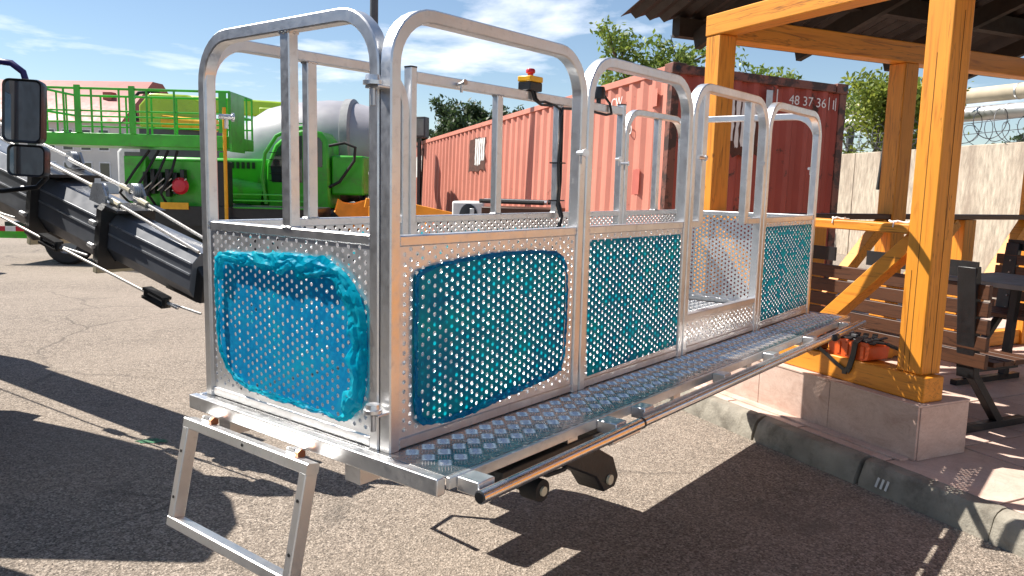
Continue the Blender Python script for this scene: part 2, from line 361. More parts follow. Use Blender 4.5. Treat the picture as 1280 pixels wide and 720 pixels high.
for k in range(3):
    MB().bar((3.2985-.0, 2.575+.028*k, .035), (3.3065-.0, 2.565+.028*k, .085), .012, .003, (1, 0, 0)).build('paint_stroke', 'white', kerb)
def kpt():
    u = rnd.uniform(.8, 6); w = 3.29 - abs(rnd.gauss(0, .035)); v = Gm() @ Vector((w, u, 0)); return (v.x, v.y, .0)
grit('kerb_grit', 1100, kpt, .002, .009, 'gravel', 'pale crumbs and grit lying along the foot of the kerb')
plinth = empty('stone_plinth', (0, 0, 0), GA, 'low pink stone clad plinth under the timber base beam of the gazebo', 'plinth')
MB().box(3.582, 3.95, 2.642, 6.1, .10, .412).build('core', 'grout', plinth)
us = [2.632, 3.205, 3.77, 4.345, 4.92, 5.5, 6.08]
for a, b in zip(us, us[1:]): MB().box(3.568, 3.583, a+.0015, b-.0015, .131, .415).build('facing_tile', 'stone', plinth, bevel=.002)
for a, b in zip(us, us[1:]): MB().box(3.564, 3.962, a+(-.004 if a < 2.7 else .0015), b-.0015, .4125, .424).build('top_tile', 'stone', plinth, bevel=.002)
MB().box(3.5845, 3.955, 2.628, 2.643, .131, .412).build('end_tile', 'stone', plinth, bevel=.002)
MB().box(3.50, 3.566, 2.66, 6.1, .128, .142).build('footing_strip', 'stone', plinth, bevel=.003)

gz = empty('gazebo', (0, 0, 0), GA, 'open timber gazebo with orange varnished posts and dark corrugated roof', 'gazebo')
def post(x0, x1, y0, y1, z0, z1): return MB().box(x0, x1, y0, y1, z0, z1).build('post', 'timber_z', gz, bevel=.008)
post(3.652, 3.80, 2.70, 2.85, .558, 3.45); post(3.652, 3.80, 4.445, 4.59, .558, 2.548)
post(5.50, 5.655, 4.445, 4.60, .131, 2.515); post(7.35, 7.50, 4.445, 4.60, .131, 2.515); post(7.35, 7.5, 2.7, 2.85, .131, 3.45)
post(3.652, 3.80, .95, 1.10, .131, 2.548); post(7.35, 7.50, .95, 1.10, .131, 2.515)
for x in (3.728,):      # drying cracks in the near post
    MB().box(x, x+.002, 2.6985, 2.7005, .56, 2.4).build('crack', 'roof_wood', gz)
MB().box(3.6505, 3.653, 2.775, 2.7765, .56, 2.2).build('crack', 'roof_wood', gz); MB().box(3.6505, 3.653, 2.808, 2.8095, .56, 1.1).build('crack', 'roof_wood', gz)
MB().box(3.625, 3.775, 2.655, 4.66, .4245, .5575).build('base_beam', 'timber_y', gz, bevel=.008)
MB().box(3.645, 3.795, .6, 4.595, 2.5485, 2.69).build('plate_beam', 'timber_y', gz, bevel=.008)
MB().box(3.797, 7.6, 4.44, 4.585, 2.5155, 2.672).build('plate_beam', 'timber_x', gz, bevel=.008)
MB().box(3.797, 7.6, .95, 1.095, 2.5155, 2.672).build('plate_beam', 'timber_x', gz, bevel=.008)
MB().box(7.36, 7.49, 1.097, 4.438, 2.53, 2.67).build('plate_beam', 'timber_y', gz, bevel=.008)
# unseen boards and rails, added so the long panels reflect orange
for k in range(17): MB().box(3.70, 3.722, -.92+.155*k, -.92+.155*k+.148, .16, 1.27).build('reflector_board', 'timber_z', gz, bevel=.003)
MB().box(3.67, 3.76, -.95, 1.72, 1.272, 1.32).build('handrail', 'timber_y', gz, bevel=.005); MB().box(3.67, 3.76, -.95, 1.72, .131, .158).build('reflector_base_rail', 'timber_y', gz)
# handrails, balusters, braces
MB().box(3.66, 3.79, 2.853, 4.442, 1.283, 1.335).build('handrail', 'timber_y', gz, bevel=.006)
MB().box(3.803, 7.35, 4.46, 4.585, 1.283, 1.325).build('handrail', 'plank_x', gz, bevel=.006)
for x in (4.66, 6.42): MB().box(x, x+.15, 4.465, 4.575, .131, 1.281).build('baluster', 'timber_z', gz, bevel=.006)
def brace(a, b, w, h, up): return MB().bar(a, b, w, h, up).build('brace', 'timber_y', gz, bevel=.005)
brace((3.735, 2.856, 1.255), (3.735, 3.56, .60), .085, .095, (1, 0, 0))
brace((3.735, 4.44, 1.255), (3.735, 3.75, .60), .085, .095, (1, 0, 0))
brace((5.48, 4.52, 1.26), (4.85, 4.52, .62), .085, .095, (0, 1, 0))
brace((5.68, 4.52, .62), (6.36, 4.52, 1.26), .085, .095, (0, 1, 0))
brace((7.34, 4.52, 1.26), (6.68, 4.52, .5), .085, .095, (0, 1, 0))
MB().box(3.8, 7.35, 4.47, 4.57, .14, .27).build('sill_beam', 'timber_x', gz, bevel=.006)
# roof: corrugated sheets on dark rafters and purlins
def zroof(y): return 2.845 + (5.52-y)*.30 if y > 2.15 else 2.845+(5.52-2.15)*.30-(2.15-y)*.30
for (y0, y1) in ((5.56, 2.13), (2.13, -1.3)):
    x = 3.56; 
    while x < 8.0:
        vs = []; fs = []; n = 24; wd = 1.12
        for i in range(n+1):
            xx = x + wd*i/n; dz = .022*math.cos(2*math.pi*xx/.14)
            for (yy, t) in ((y0, 0), (y1, 0), (y0, .006), (y1, .006)):
                zz = 2.862 + (5.56-yy)*.30 if y0 > 3 else 2.862+(5.56-2.13)*.30-(2.13-yy)*.30
                vs.append((xx, yy, zz+dz+t))
        for i in range(n):
            a = i*4; b = a+4
            fs += [(a, b, b+1, a+1), (a+2, a+3, b+3, b+2), (a, a+2, b+2, b), (a+1, b+1, b+3, a+3)]
        fs += [(0, 1, 3, 2), (n*4, n*4+2, n*4+3, n*4+1)]
        MB().add(vs, fs).build('roof_sheet', 'roof', gz); x += wd+.001
for y in (5.46, 4.75, 4.0, 3.2, 2.35, 1.6, .8, 0, -.9):
    zz = 2.838 + (5.56-y)*.30 if y > 2.13 else 2.838+(5.56-2.13)*.30-(2.13-y)*.30
    MB().box(4.03 if y == 5.46 else 3.72, 8.4, y-.05, y+.05, zz-.15, zz-.003).build('purlin', 'roof_wood', gz)
for x in (4.2, 5.3, 6.4, 7.5):
    MB().bar((x, 5.40, 2.69), (x, 2.15, 3.665), .06, .14, (0, 0, 1)).build('rafter', 'roof_wood', gz)
    MB().bar((x, -1.0, 2.69), (x, 2.13, 3.629), .06, .14, (0, 0, 1)).build('rafter', 'roof_wood', gz)
# rope ends tied round the front handrail
for i, (u, l_) in enumerate(((3.36, .1), (2.95, .14))):
    mb = MB(); p = [(3.70+.012*math.sin(k*1.3), u-l_/2+l_*k/6, 1.344+.004*math.cos(k*2)) for k in range(7)]
    mb.tube(p, .006, 6); mb.tube([(3.656, u, 1.315), (3.66, u, 1.341), (3.72, u+.01, 1.342), (3.79, u, 1.339), (3.796, u, 1.32)], .004, 6)
    o = mb.build('rope_tie', 'white'); o.rotation_euler.z = GA
    tag(o, ('short white rope tied round front handrail away from the near post', 'white rope knot on front handrail right beside the near timber post')[i], 'rope', 'rope ties on the handrail')
# ---- benches and table inside the gazebo
def bench(label, x, y0, y1, face):
    # runs along local y at x (plane of the back); face=+1 seat towards +x
    b = empty('bench', (Gm() @ Vector((x, (y0+y1)/2, .13))), GA, label, 'bench', 'slatted benches in the gazebo'); L = (y1-y0)/2; f = face
    for k in range(5):
        z = .40+.098*k; MB().box(min(-.012*f+f*-.006*k, .012*f-f*.006*k), max(-.012*f-f*.006*k, .018*f-f*.006*k), -L, L, z, z+.084).build('back_slat', 'plank_y', b, bevel=.004)
    for k in range(4):
        xx = f*(.07+.095*k); MB().box(min(xx, xx+f*.085), max(xx, xx+f*.085), -L, L, .405, .435).build('seat_slat', 'plank_y', b, bevel=.004)
    for yy in (-L+.12, L-.12):
        e = MB().bar((f*.03, yy, .33), (-f*.02-f*.03, yy, .97), .05, .11, (0, 1, 0))
        e = e.build('back_support', 'black_steel', b, bevel=.004)
        for k in range(5):
            mb2 = MB(); z = .44+.098*k; mb2.tube([(f*.035, yy-.028, z), (f*.035, yy-.034, z)], .007, 8); mb2.build('bolt', 'galv', e)
        MB().bar((f*.02, yy, .38), (f*.45, yy, .38), .045, .045).build('seat_bearer', 'black_steel', b)
        MB().bar((f*.05, yy, .36), (f*.34, yy, .035), .05, .05, (0, 1, 0)).build('leg', 'black_steel', b, bevel=.003)
        MB().bar((f*-.03, yy, .022), (f*.58, yy, .022), .05, .044).build('foot', 'black_steel', b, bevel=.003)
    MB().bar((-f*.06, -L+.06, .955), (-f*.06, -L+.8, .955), .012, .09).build('top_bracket', 'black_steel', b)
    MB().bar((-f*.06, L-.06, .955), (-f*.06, L-.5, .955), .012, .09).build('top_bracket', 'black_steel', b)
    return b
bench('brown slatted bench with its back to the stone plinth, behind the near post', 4.25, 2.75, 4.3, 1)
bench('brown slatted bench on the far side of the table by the rear handrail', 6.62, 2.75, 4.3, -1)
tb = empty('picnic_table', Gm() @ Vector((5.65, 3.1, .13)), GA, 'grey topped picnic table with black steel legs between the two benches', 'table')
for k in range(4): MB().box(-.36+.182*k, -.36+.182*k+.178, -1.0, .78, .742, .775).build('top_plank', 'table', tb, bevel=.003)
for yy in (-.75, .55):
    MB().bar((-.28, yy, .72), (.28, yy, .72), .05, .04).build('top_bearer', 'black_steel', tb)
    for sx in (-1, 1): MB().bar((sx*.26, yy, .71), (sx*.20, yy, .02), .05, .05, (0, 1, 0)).build('leg', 'black_steel', tb)
    MB().bar((-.36, yy, .02), (.36, yy, .02), .05, .04).build('foot', 'black_steel', tb)
# ---- orange case with straps on the base beam
cs = empty('tool_case', Gm() @ Vector((3.70, 3.16, .5585)), GA, 'orange case with black straps lying on the timber base beam', 'case')
mb = MB(); pr = [(-.135, .012), (-.145, .085), (-.125, .105), (.125, .10), (.15, .075), (.13, .0), (-.10, .0)]
mb.prism(pr, .16, Matrix(((0, 0, 1, -.06), (1, 0, 0, 0), (0, 1, 0, 0), (0, 0, 0, 1)))); mb.build('body', 'orange', cs, bevel=.003)
for k in range(4): MB().box(-.066, -.0605, -.11+.055*k, -.085+.055*k, .015, .085).build('rib', 'orange', cs, bevel=.002)
mb = MB()
for k in range(9):
    a = Vector((rnd.uniform(-.04, .07), -.12+.027*k, .108+.004*(k % 3))); q = rnd.uniform(-.6, .6); d = Vector((math.cos(q)*.05, math.sin(q)*.06, .004)); mb.bar(a-d, a, .03, .006); mb.bar(a, a+d+Vector((0, 0, .012)), .03, .006)
mb.build('webbing', 'black', cs)
MB().box(-.04, .08, -.12, .10, .101, .112).build('lid', 'black', cs, bevel=.004)
for k in range(3): MB().box(-.03+.03*k, -.01+.03*k, -.02+.04*k, .015+.04*k, .12, .136).build('buckle', 'dark_grey', cs, bevel=.002)
def strap(pts, w): return MB().sweep(pts, rrect(w, .006, .002, 1), (1, 0, 0)) if False else ribbon(pts, w)
def ribbon(pts, w, th=.006):
    mb = MB(); P = [Vector(p) for p in pts]
    for a, b in zip(P, P[1:]): mb.bar(a, b+(b-a).normalized()*.004, w, th, (1, 0, 0))
    return mb
def yribbon(pts, w, th=.006):
    mb = MB(); P = [Vector(p) for p in pts]
    for a, b in zip(P, P[1:]): mb.bar(a, b+(b-a).normalized()*.003, w, th, (1, 0, 0.01)) 
    return mb
mb = MB()
for a, b in zip([(-.03, -.06, .125), (-.072, -.055, .10), (-.075, -.05, .03), (-.083, -.035, -.05), (-.084, -.02, -.072)], [(-.072, -.055, .10), (-.075, -.05, .03), (-.083, -.035, -.05), (-.084, -.02, -.072), (-.084, .01, -.075)]): mb.bar(a, b, .034, .006, (1, 0, 0))
mb.build('strap', 'black', cs)
mb = MB(); pts = [(-.083, -.02, -.074), (-.083, .05, -.045), (-.082, .12, -.01), (-.078, .19, .02), (-.07, .26, .05), (-.04, .29, .10)]
for a, b in zip(pts, pts[1:]): mb.bar(a, b, .022, .005, (1, 0, 0))
mb.build('strap', 'black', cs)
mb = MB(); pts = [(-.02, .14, .11), (-.075, .17, .10), (-.085, .22, .05), (-.08, .27, .015), (-.06, .33, .01)]
for a, b in zip(pts, pts[1:]): mb.bar(a, b, .045, .012, (0, 0, 1))
mb.build('strap', 'black', cs)
MB().box(-.09, .0, .19, .29, .005, .06).build('strap_pad', 'black', cs, bevel=.015)
mb = MB(); pts = [(0, -.1, .11), (.0, -.2, .115), (.02, -.3, .09), (.03, -.36, .09)]
for a, b in zip(pts, pts[1:]): mb.bar(a, b, .03, .01, (0, 0, 1))
mb.build('strap', 'black', cs)

# ------------------------------------------------------------------ aluminium basket
BK = empty('work_platform', (-.298, 1.904, .82), R(51.59), 'aluminium aerial work platform basket with perforated panels and blue film', 'work platform')
LX, LY = 3.18, .846
SEC = rrect(.034, .04, .0035, 1)
PITY = .025; PITX = .02165; HR = .0062
def perf_cells(a0, a1, z0, z1, th, fill=0):
    """perforated sheet in local XY: holes staggered in columns"""
    mb = MB(); nc = int((a1-a0-.004)/PITX); off = (a1-a0-nc*PITX)/2; m8 = 8
    ang = [math.pi*2*(k+.5)/m8 for k in range(m8)]
    V, Fc = mb.v, mb.f
    def quad(xa, xb, ya, yb):
        b = len(V); V.extend([(xa, ya, 0), (xb, ya, 0), (xb, yb, 0), (xa, yb, 0)]); Fc.append((b, b+1, b+2, b+3))
        if th:
            V.extend([(xa, ya, th), (xb, ya, th), (xb, yb, th), (xa, yb, th)]); Fc.append((b+7, b+6, b+5, b+4))
    quad(a0, a0+off, z0, z1); quad(a1-off, a1, z0, z1)
    for i in range(nc):
        xa = a0+off+i*PITX; xb = xa+PITX; cx = (xa+xb)/2
        nr = int((z1-z0)/PITY - (.5 if i % 2 else 0)); y0 = z0 + (z1-z0 - int((z1-z0)/PITY)*PITY)/2 + (PITY/2 if i % 2 else 0)
        quad(xa, xb, z0, y0); quad(xa, xb, y0+nr*PITY, z1)
        for j in range(nr):
            ya = y0+j*PITY; yb = ya+PITY; cy = (ya+yb)/2
            outer = [(xb, cy+HR*.41), (cx+HR*.41, yb), (cx-HR*.41, yb), (xa, cy+HR*.41), (xa, cy-HR*.41), (cx-HR*.41, ya), (cx+HR*.41, ya), (xb, cy-HR*.41)]
            corners = [(xb, yb), (xa, yb), (xa, ya), (xb, ya)]
            inner = [(cx+HR*math.cos(R(22.5+45*k)), cy+HR*math.sin(R(22.5+45*k))) for k in range(8)]
            b = len(V)
            for zz in ((0, th) if th else (0,)): V.extend([(x, y, zz) for x, y in outer+corners+inner])
            for lay in range(2 if th else 1):
                q = b+20*lay; fs = [(q+0, q+8, q+1, q+13, q+12), (q+1, q+2, q+14, q+13), (q+2, q+9, q+3, q+15, q+14), (q+3, q+4, q+16, q+15),
                      (q+4, q+10, q+5, q+17, q+16), (q+5, q+6, q+18, q+17), (q+6, q+11, q+7, q+19, q+18), (q+7, q+0, q+12, q+19)]
                Fc.extend([f[::-1] for f in fs] if lay else fs)
            if fill and rnd.random() < fill: Fc.append(tuple(b+12+k for k in range(8)))
            if th:
                for k in range(8): Fc.append((b+12+k, b+12+(k+1) % 8, b+32+(k+1) % 8, b+32+k))
    return mb
def to_mesh(mb, name):
    me = bpy.data.meshes.new(name); me.from_pydata(mb.v, [], mb.f); me.update(); return me
def clip_mesh(me, poly):
    bm = bmesh.new(); bm.from_mesh(me); n = len(poly); area = sum(poly[i][0]*poly[(i+1) % n][1]-poly[(i+1) % n][0]*poly[i][1] for i in range(n))
    P = poly if area > 0 else poly[::-1]
    for i in range(n):
        (x0, y0), (x1, y1) = P[i], P[(i+1) % n]; nr = Vector((y1-y0, -(x1-x0), 0))
        bmesh.ops.bisect_plane(bm, geom=bm.verts[:]+bm.edges[:]+bm.faces[:], plane_co=(x0, y0, 0), plane_no=nr, clear_outer=True)
    bm.to_mesh(me); bm.free(); return me
def hull(pts):
    pts = sorted(set(pts)); cr_ = lambda o, a, b: (a[0]-o[0])*(b[1]-o[1])-(a[1]-o[1])*(b[0]-o[0]); lo = []; up = []
    for p in pts:
        while len(lo) > 1 and cr_(lo[-2], lo[-1], p) <= 0: lo.pop()
        lo.append(p)
    for p in reversed(pts):
        while len(up) > 1 and cr_(up[-2], up[-1], p) <= 0: up.pop()
        up.append(p)
    return lo[:-1]+up[:-1]
def face_mat(side):
    # maps (a, z, depth inward) -> platform coordinates
    if side == 'long': return frame((0, 0, 0), (1, 0, 0), (0, 0, 1), (0, 1, 0))
    if side == 'rear': return frame((0, LY, 0), (1, 0, 0), (0, 0, 1), (0, -1, 0))
    if side == 'near': return frame((0, 0, 0), (0, 1, 0), (0, 0, 1), (1, 0, 0))
    return frame((LX, 0, 0), (0, 1, 0), (0, 0, 1), (-1, 0, 0))
def arch_path(a0, a1, z0, H, r, n=8):
    p = [(a0, z0), (a0, H-r)]
    for i in range(1, n+1): q = math.pi-math.pi/2*i/n; p.append((a0+r+r*math.cos(q), H-r+r*math.sin(q)))
    p.append((a1-r, H))
    for i in range(1, n+1): q = math.pi/2-math.pi/2*i/n; p.append((a1-r+r*math.cos(q), H-r+r*math.sin(q)))
    p.append((a1, z0)); return p
def guard(side, a0, a1, bars=(), panel=True, film=None, H=1.10, film_inside=False, square=False):
    fm = face_mat(side); T = .034; c0, c1 = a0+T/2, a1-T/2
    def pt(a, z, d): return fm @ Vector((a, z, d))
    nrm = fm.to_3x3() @ Vector((0, 0, 1))
    mb = MB()
    if square:
        mb.sweep([pt(c0, 0, .02), pt(c0, H+.008, .02)], SEC, nrm); mb.sweep([pt(c1, 0, .02), pt(c1, H+.008, .02)], SEC, nrm); mb.sweep([pt(c0+T/2+.0005, H-.024, .02), pt(c1-T/2-.0005, H-.024, .02)], rrect(.04, .036, .003, 1), nrm)
    else: mb.sweep([pt(a, z, .02) for a, z in arch_path(c0, c1, .0, H-T/2, .13)], SEC, nrm)
    fr = mb.build('guard_frame', 'alu', BK, angle=22)
    if square:
        for c in (c0, c1): MB().sweep([pt(c, H+.0085, .02), pt(c, H+.014, .02)], rrect(.036, .042, .006, 2), nrm).build('end_cap', 'black', fr)
    i0, i1 = c0+T/2+.0005, c1-T/2-.0005
    def rail(name, z, h, b0=i0, b1=i1): return MB().sweep([pt(b0, z, .021), pt(b1, z, .021)], rrect(h, .034, .003, 1), nrm).build(name, 'alu', fr, angle=22)
    if panel:
        rail('mid_rail', .532, .027); rail('bottom_rail', .0145, .028)
        me = to_mesh(perf_cells(i0, i1, .029, .518, .0007 if side in ('far', 'near') else .0012), 'perforated_panel'); me.transform(fm @ Matrix.Translation((0, 0, .007))); link('perforated_panel', me, 'alu_sheet', fr, smooth=False)
        if film:
            me = clip_mesh(to_mesh(perf_cells(i0, i1, .029, .518, 0, .14 if side == 'near' else .18), 'film'), hull(film)); me.transform(fm @ Matrix.Translation((0, 0, .0102 if film_inside else .0055))); link('film', me, 'film_sky_tint' if side == 'near' else 'film', fr, smooth=False)
    for (b, zb, zt) in bars:
        MB().sweep([pt(b, zb, .021), pt(b, zt, .021)], rrect(.040, .032, .003, 1), nrm).build('baluster', 'alu', fr, angle=22)
    wd = MB()
    for (b, zb, zt) in bars:
        for z in (zb+.001, zt-.001):
            for (ox, od) in ((-.0205, .021), (.0205, .021), (0, .0045), (0, .0375)):
                hor = ox == 0; n_ = 5
                wd.tube([pt(b+(ox if not hor else -.018+.036*k/n_), z+.0015*math.sin(k*2.1+b*40), od if hor else .006+.03*k/n_) for k in range(n_+1)], [.0035+.0012*math.sin(k*2.7) for k in range(n_+1)], 6)
    if panel:
        for a in (i0, i1):
            for z in (.532, .0145): wd.tube([pt(a, z-.012+.024*k/5, .0042) for k in range(6)], [.003+.0012*math.sin(k*2.3+a*9) for k in range(6)], 6)
    if wd.v: wd.build('weld_bead', 'galv', fr)
    return fr
def wob(poly, amp=.004, sub=2):
    return poly
F1 = [(.087, .443), (.105, .455), (.132, .463), (.235, .474), (.335, .482), (.476, .484), (.60, .481), (.695, .472), (.73, .455), (.748, .431), (.758, .39), (.764, .345), (.763, .25), (.758, .145), (.739, .088), (.69, .077), (.491, .058), (.36, .045), (.279, .037), (.19, .040), (.120, .05), (.095, .067), (.086, .12), (.083, .28)]
FULL = lambda a, b: [(a+.045, .500), (b-.05, .497), (b-.042, .40), (b-.04, .05), (a+.055, .036), (a+.043, .2)]
TB = .545; TT = 1.066
g1 = guard('long', .003, .846, (), True, F1)
guard('long', .853, 1.603, (), True, FULL(.853, 1.603))
dg = guard('long', 1.610, 2.402, (), False)
guard('long', 2.409, 3.178, (), True, FULL(2.409, 3.178))
fm = face_mat('long'); nrm = Vector((0, 1, 0))
for b in (1.728, 2.205): MB().sweep([(b, .021, .522), (b, .021, 1.066)], rrect(.044, .032, .003, 1), nrm).build('gate_post', 'alu', dg, angle=22)
for a, b in ((1.6445, 1.7055), (2.2275, 2.3675)): MB().sweep([(a, .021, .532), (b, .021, .532)], rrect(.027, .034, .003, 1), nrm).build('mid_rail', 'alu', dg, angle=22)
for z in (.0145, .148): MB().sweep([(1.6445, .021, z), (2.3675, .021, z)], rrect(.027, .034, .003, 1), nrm).build('toe_rail', 'alu', dg, angle=22)
me = to_mesh(perf_cells(1.645, 2.367, .029, .134, .002), 'toe_board'); me.transform(fm @ Matrix.Translation((0, 0, .007))); link('toe_board', me, 'alu_sheet', dg, smooth=False)
# rear
guard('rear', .003, .842, ((.395, TB, TT),), True, [(.12, .49), (.8, .49), (.8, .06), (.1, .05)])
guard('rear', .850, 2.45, ((1.39, TB, 1.056), (1.845, TB, 1.056)), True, [(.93, .49), (2.38, .47), (2.39, .06), (.92, .05)], square=True)
guard('rear', 2.458, 3.178, ((2.84, TB, TT),), True, [(2.52, .47), (3.11, .47), (3.11, .06), (2.52, .05)])
# near and far ends
S_FILM = [(.765, .436), (.752, .450), (.70, .456), (.63, .459), (.56, .464), (.481, .466), (.40, .472), (.33, .468), (.268, .472), (.215, .462), (.165, .440), (.115, .392), (.092, .345), (.086, .26), (.090, .17), (.104, .11), (.145, .066), (.19, .047), (.25, .056), (.31, .049), (.38, .055), (.45, .048), (.52, .053), (.60, .056), (.67, .072), (.72, .102), (.755, .150), (.765, .22), (.772, .33)]
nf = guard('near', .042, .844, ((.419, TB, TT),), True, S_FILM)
guard('far', .003, .844, ((.40, TB, TT),), True)
# crumpled film border on the near end, peeled away from the sheet
def film_border(poly, parent, seed, wmul, out, name='film_edge', fm=None, mat='film_edge'):
    fm = fm or face_mat('near')
    P = [Vector((a, z)) for a, z in poly]; n = len(P); tot = []; c = sum(P, Vector((0, 0)))/n
    pts = []
    for i in range(n):
        a, b = P[i], P[(i+1) % n]; k = max(2, int((b-a).length/.006))
        for j in range(k): pts.append(a+(b-a)*(j/k))
    m = len(pts); rows = 10; vs = []; fs = []
    for i, p in enumerate(pts):
        d = (c-p).normalized(); hd = Vector((d.x, d.y))
        w_ = wmul(p)*(1+.55*mnoise.noise((i*.09, seed, 0)))
        o_ = out(p)
        for r_ in range(rows):
            f_ = r_/(rows-1); q = p + hd*(w_*(f_-.12)); 
            h = o_*(math.sin(f_*math.pi)**.6)*(.62+.9*mnoise.noise((i*.09, r_*.5, seed))+.45*mnoise.noise((i*.25, r_*.7, seed+2))) + .0035*mnoise.noise((i*.5, r_*1.2, seed+3)) + .003
            q = q + Vector((.007*mnoise.noise((i*.22, r_*.6, seed+9)), .007*mnoise.noise((i*.2, r_*.7, seed+5))))
            vs.append(fm @ Vector((q.x, q.y, -max(-.003, h))))
    for i in range(m):
        for r_ in range(rows-1):
            fs.append((i*rows+r_, ((i+1) % m)*rows+r_, ((i+1) % m)*rows+r_+1, i*rows+r_+1))
    MB().add(vs, fs).build(name, mat, parent, angle=17)
def wm(p):
    if p.y > .38: return .052 if p.x > .35 else .07
    if p.x < .15: return .065
    return .020
def om(p):
    if p.y > .38: return .010
    if p.x < .17: return .011
    return .003
film_border(S_FILM, nf, 2.2, wm, om)
film_border(F1, g1, 5.1, lambda p: .022 if p.y < .12 else .012, lambda p: .0025, fm=face_mat('long'), mat='film_rim')
# corner brackets (hinge plates with pins)
def lug(x, y, z, dx_, dy_):
    mb = MB(); mb.box(min(0, dx_)+x, max(0, dx_)+x, y-.018, y+.03, z, z+.007); o = mb.build('hinge_plate', 'alu', BK, bevel=.002)
    MB().lathe([(0, .022), (.017, .022), (.019, .010), (.024, .009), (.024, 0), (0, 0)], Matrix.Translation((x+dx_+.006, y+.008, z+.0075)), 14).build('pin_head', 'alu', o)
    MB().tube([(x+dx_+.006, y+.008, z-.0005), (x+dx_+.006, y+.008, z-.04)], .007, 8).build('pin', 'galv', o)
for z in (.10, .895): lug(.012, .022, z, -.045, 0)
def cleat(x, y, z, ax):
    v = Vector(ax); a = Vector((x, y, z)); mb = MB(); mb.tube([a, a+v*.035], .008, 8); mb.tube([a+v*.035, a+v*.042], .013, 8); mb.bar(a+v*.02-Vector((0, 0, .035)), a+v*.02, .008, .008); mb.build('latch', 'alu', BK)
cleat(.041, .80, .86, (1, -.35, 0)); cleat(.80, .001, .78, (-.4, -1, 0)); cleat(1.66, -.001, .80, (1, -.3, 0)); cleat(2.36, -.001, .80, (-1, -.2, 0)); cleat(2.36, LY-.042, .82, (-.6, -1, 0)); cleat(3.181, .06, .80, (1, -.2, 0)); cleat(1.11, LY-.042, 1.07, (0, -1, .2)); cleat(2.41, LY-.042, .80, (.3, -1, 0))
# deck: tread plate with raised bars (quintet pattern)
MB().box(-.012, LX+.02, -.205, LY+.004, -.006, -.001).build('deck_plate', 'tread_base', BK)
def tread(name, x0, x1, y0, y1):
    mb = MB(); s = .040; c45 = math.sqrt(.5); V, Fc = mb.v, mb.f; n = int((x1-x0+y1-y0)/s)+4
    for i in range(-n, n):
        for j in range(-n, n):
            bx_, by_ = (i-j)*s*c45+x0, (i+j)*s*c45+y0
            if not (x0+.004 < bx_ < x1-.004 and y0+.004 < by_ < y1-.004): continue
            ang = R(45) if (i+j) % 2 else R(-45); ca, sa = math.cos(ang), math.sin(ang)
            for k in (-2, -1, 0, 1, 2):
                ox, oy = -sa*k*.0074, ca*k*.0074; L_ = .0180; w_ = .0017; cx, cy = bx_+ox, by_+oy; b = len(V)
                if not (x0+.003 < cx < x1-.003 and y0+.003 < cy < y1-.003): continue
                V.extend([(cx-ca*L_, cy-sa*L_, -.001), (cx-sa*w_, cy+ca*w_, -.001), (cx+ca*L_, cy+sa*L_, -.001), (cx+sa*w_, cy-ca*w_, -.001), (cx-ca*L_*.6, cy-sa*L_*.6, .0016), (cx+ca*L_*.6, cy+sa*L_*.6, .0016)])
                Fc.extend([(b, b+4, b+1), (b+1, b+4, b+5), (b+1, b+5, b+2), (b+2, b+5, b+3), (b+3, b+5, b+4), (b+3, b+4, b)])
    return tag(mb.build(name, 'tread', BK, smooth=False), kind='stuff')
tread('tread_bars', -.005, LX+.015, -.20, -.002); tread('tread_bars', .05, LX-.05, .045, LY-.05)
# perimeter beams of the deck
for n_, (a, b) in {'near': ((-.014, -.2055, -.03), (-.014, LY+.02, -.03))}.items():
    MB().bar((-.0265, -.2055, -.0235), (-.0265, LY+.03, -.0235), .028, .043).build('edge_beam', 'alu', BK, bevel=.003)
MB().bar((-.012, -.2125, -.0165), (LX+.02, -.2125, -.0165), .013, .029).build('edge_beam', 'alu', BK, bevel=.002)
MB().bar((-.012, LY+.0125, -.0235), (LX+.02, LY+.0125, -.0235), .016, .043).build('edge_beam', 'alu', BK, bevel=.002)
MB().bar((LX+.034, -.205, -.0235), (LX+.034, LY+.02, -.0235), .027, .043).build('edge_beam', 'alu', BK, bevel=.002)
for x in (.5, 1.15, 1.8, 2.45): MB().box(x, x+.05, -.2, LY, -.055, -.007).build('cross_beam', 'alu', BK)
for y in (.10, .70): MB().box(-.008, LX, y, y+.06, -.105, -.056).build('long_beam', 'alu', BK)
# bumper pipe along the walkway with its brackets
bp = MB().tube([(.0, -.302, -.030), (.735, -.300, -.025)], .0165, 16).build('bumper_pipe', 'pipe', BK)
MB().tube([(.7355, -.300, -.025), (.745, -.300, -.025)], .0175, 14).build('end_plug', 'black', bp); MB().tube([(-.0005, -.302, -.030), (-.004, -.302, -.030)], .013, 14).build('end_plug', 'black', bp)
bp2 = MB().tube([(.76, -.290, -.032), (3.20, -.290, -.026)], .0145, 16).build('bumper_pipe', 'pipe', BK)
MB().tube([(2.62, -.305, -.026), (2.66, -.306, -.026)], .017, 12).build('stop', 'black', bp2)
MB().bar((.80, -.2705, -.030), (3.18, -.2705, -.030), .005, .034).build('bumper_strip', 'alu', BK)
for i, x in enumerate((.012, .62, .82, 1.42, 1.92, 2.42, 2.98)):
    MB().box(x, x+.06, -.268 if x > .79 else -.286, -.2192, -.040, -.004).build('bracket', 'alu', BK, bevel=.003)
MB().box(.60, .76, -.29, -.219, -.06, -.047).build('bracket', 'alu', BK, bevel=.003)
for x in (1.36, 2.2): MB().box(x, x+.09, -.268, -.235, -.062, -.0405).build('bracket', 'grey', BK, bevel=.003)
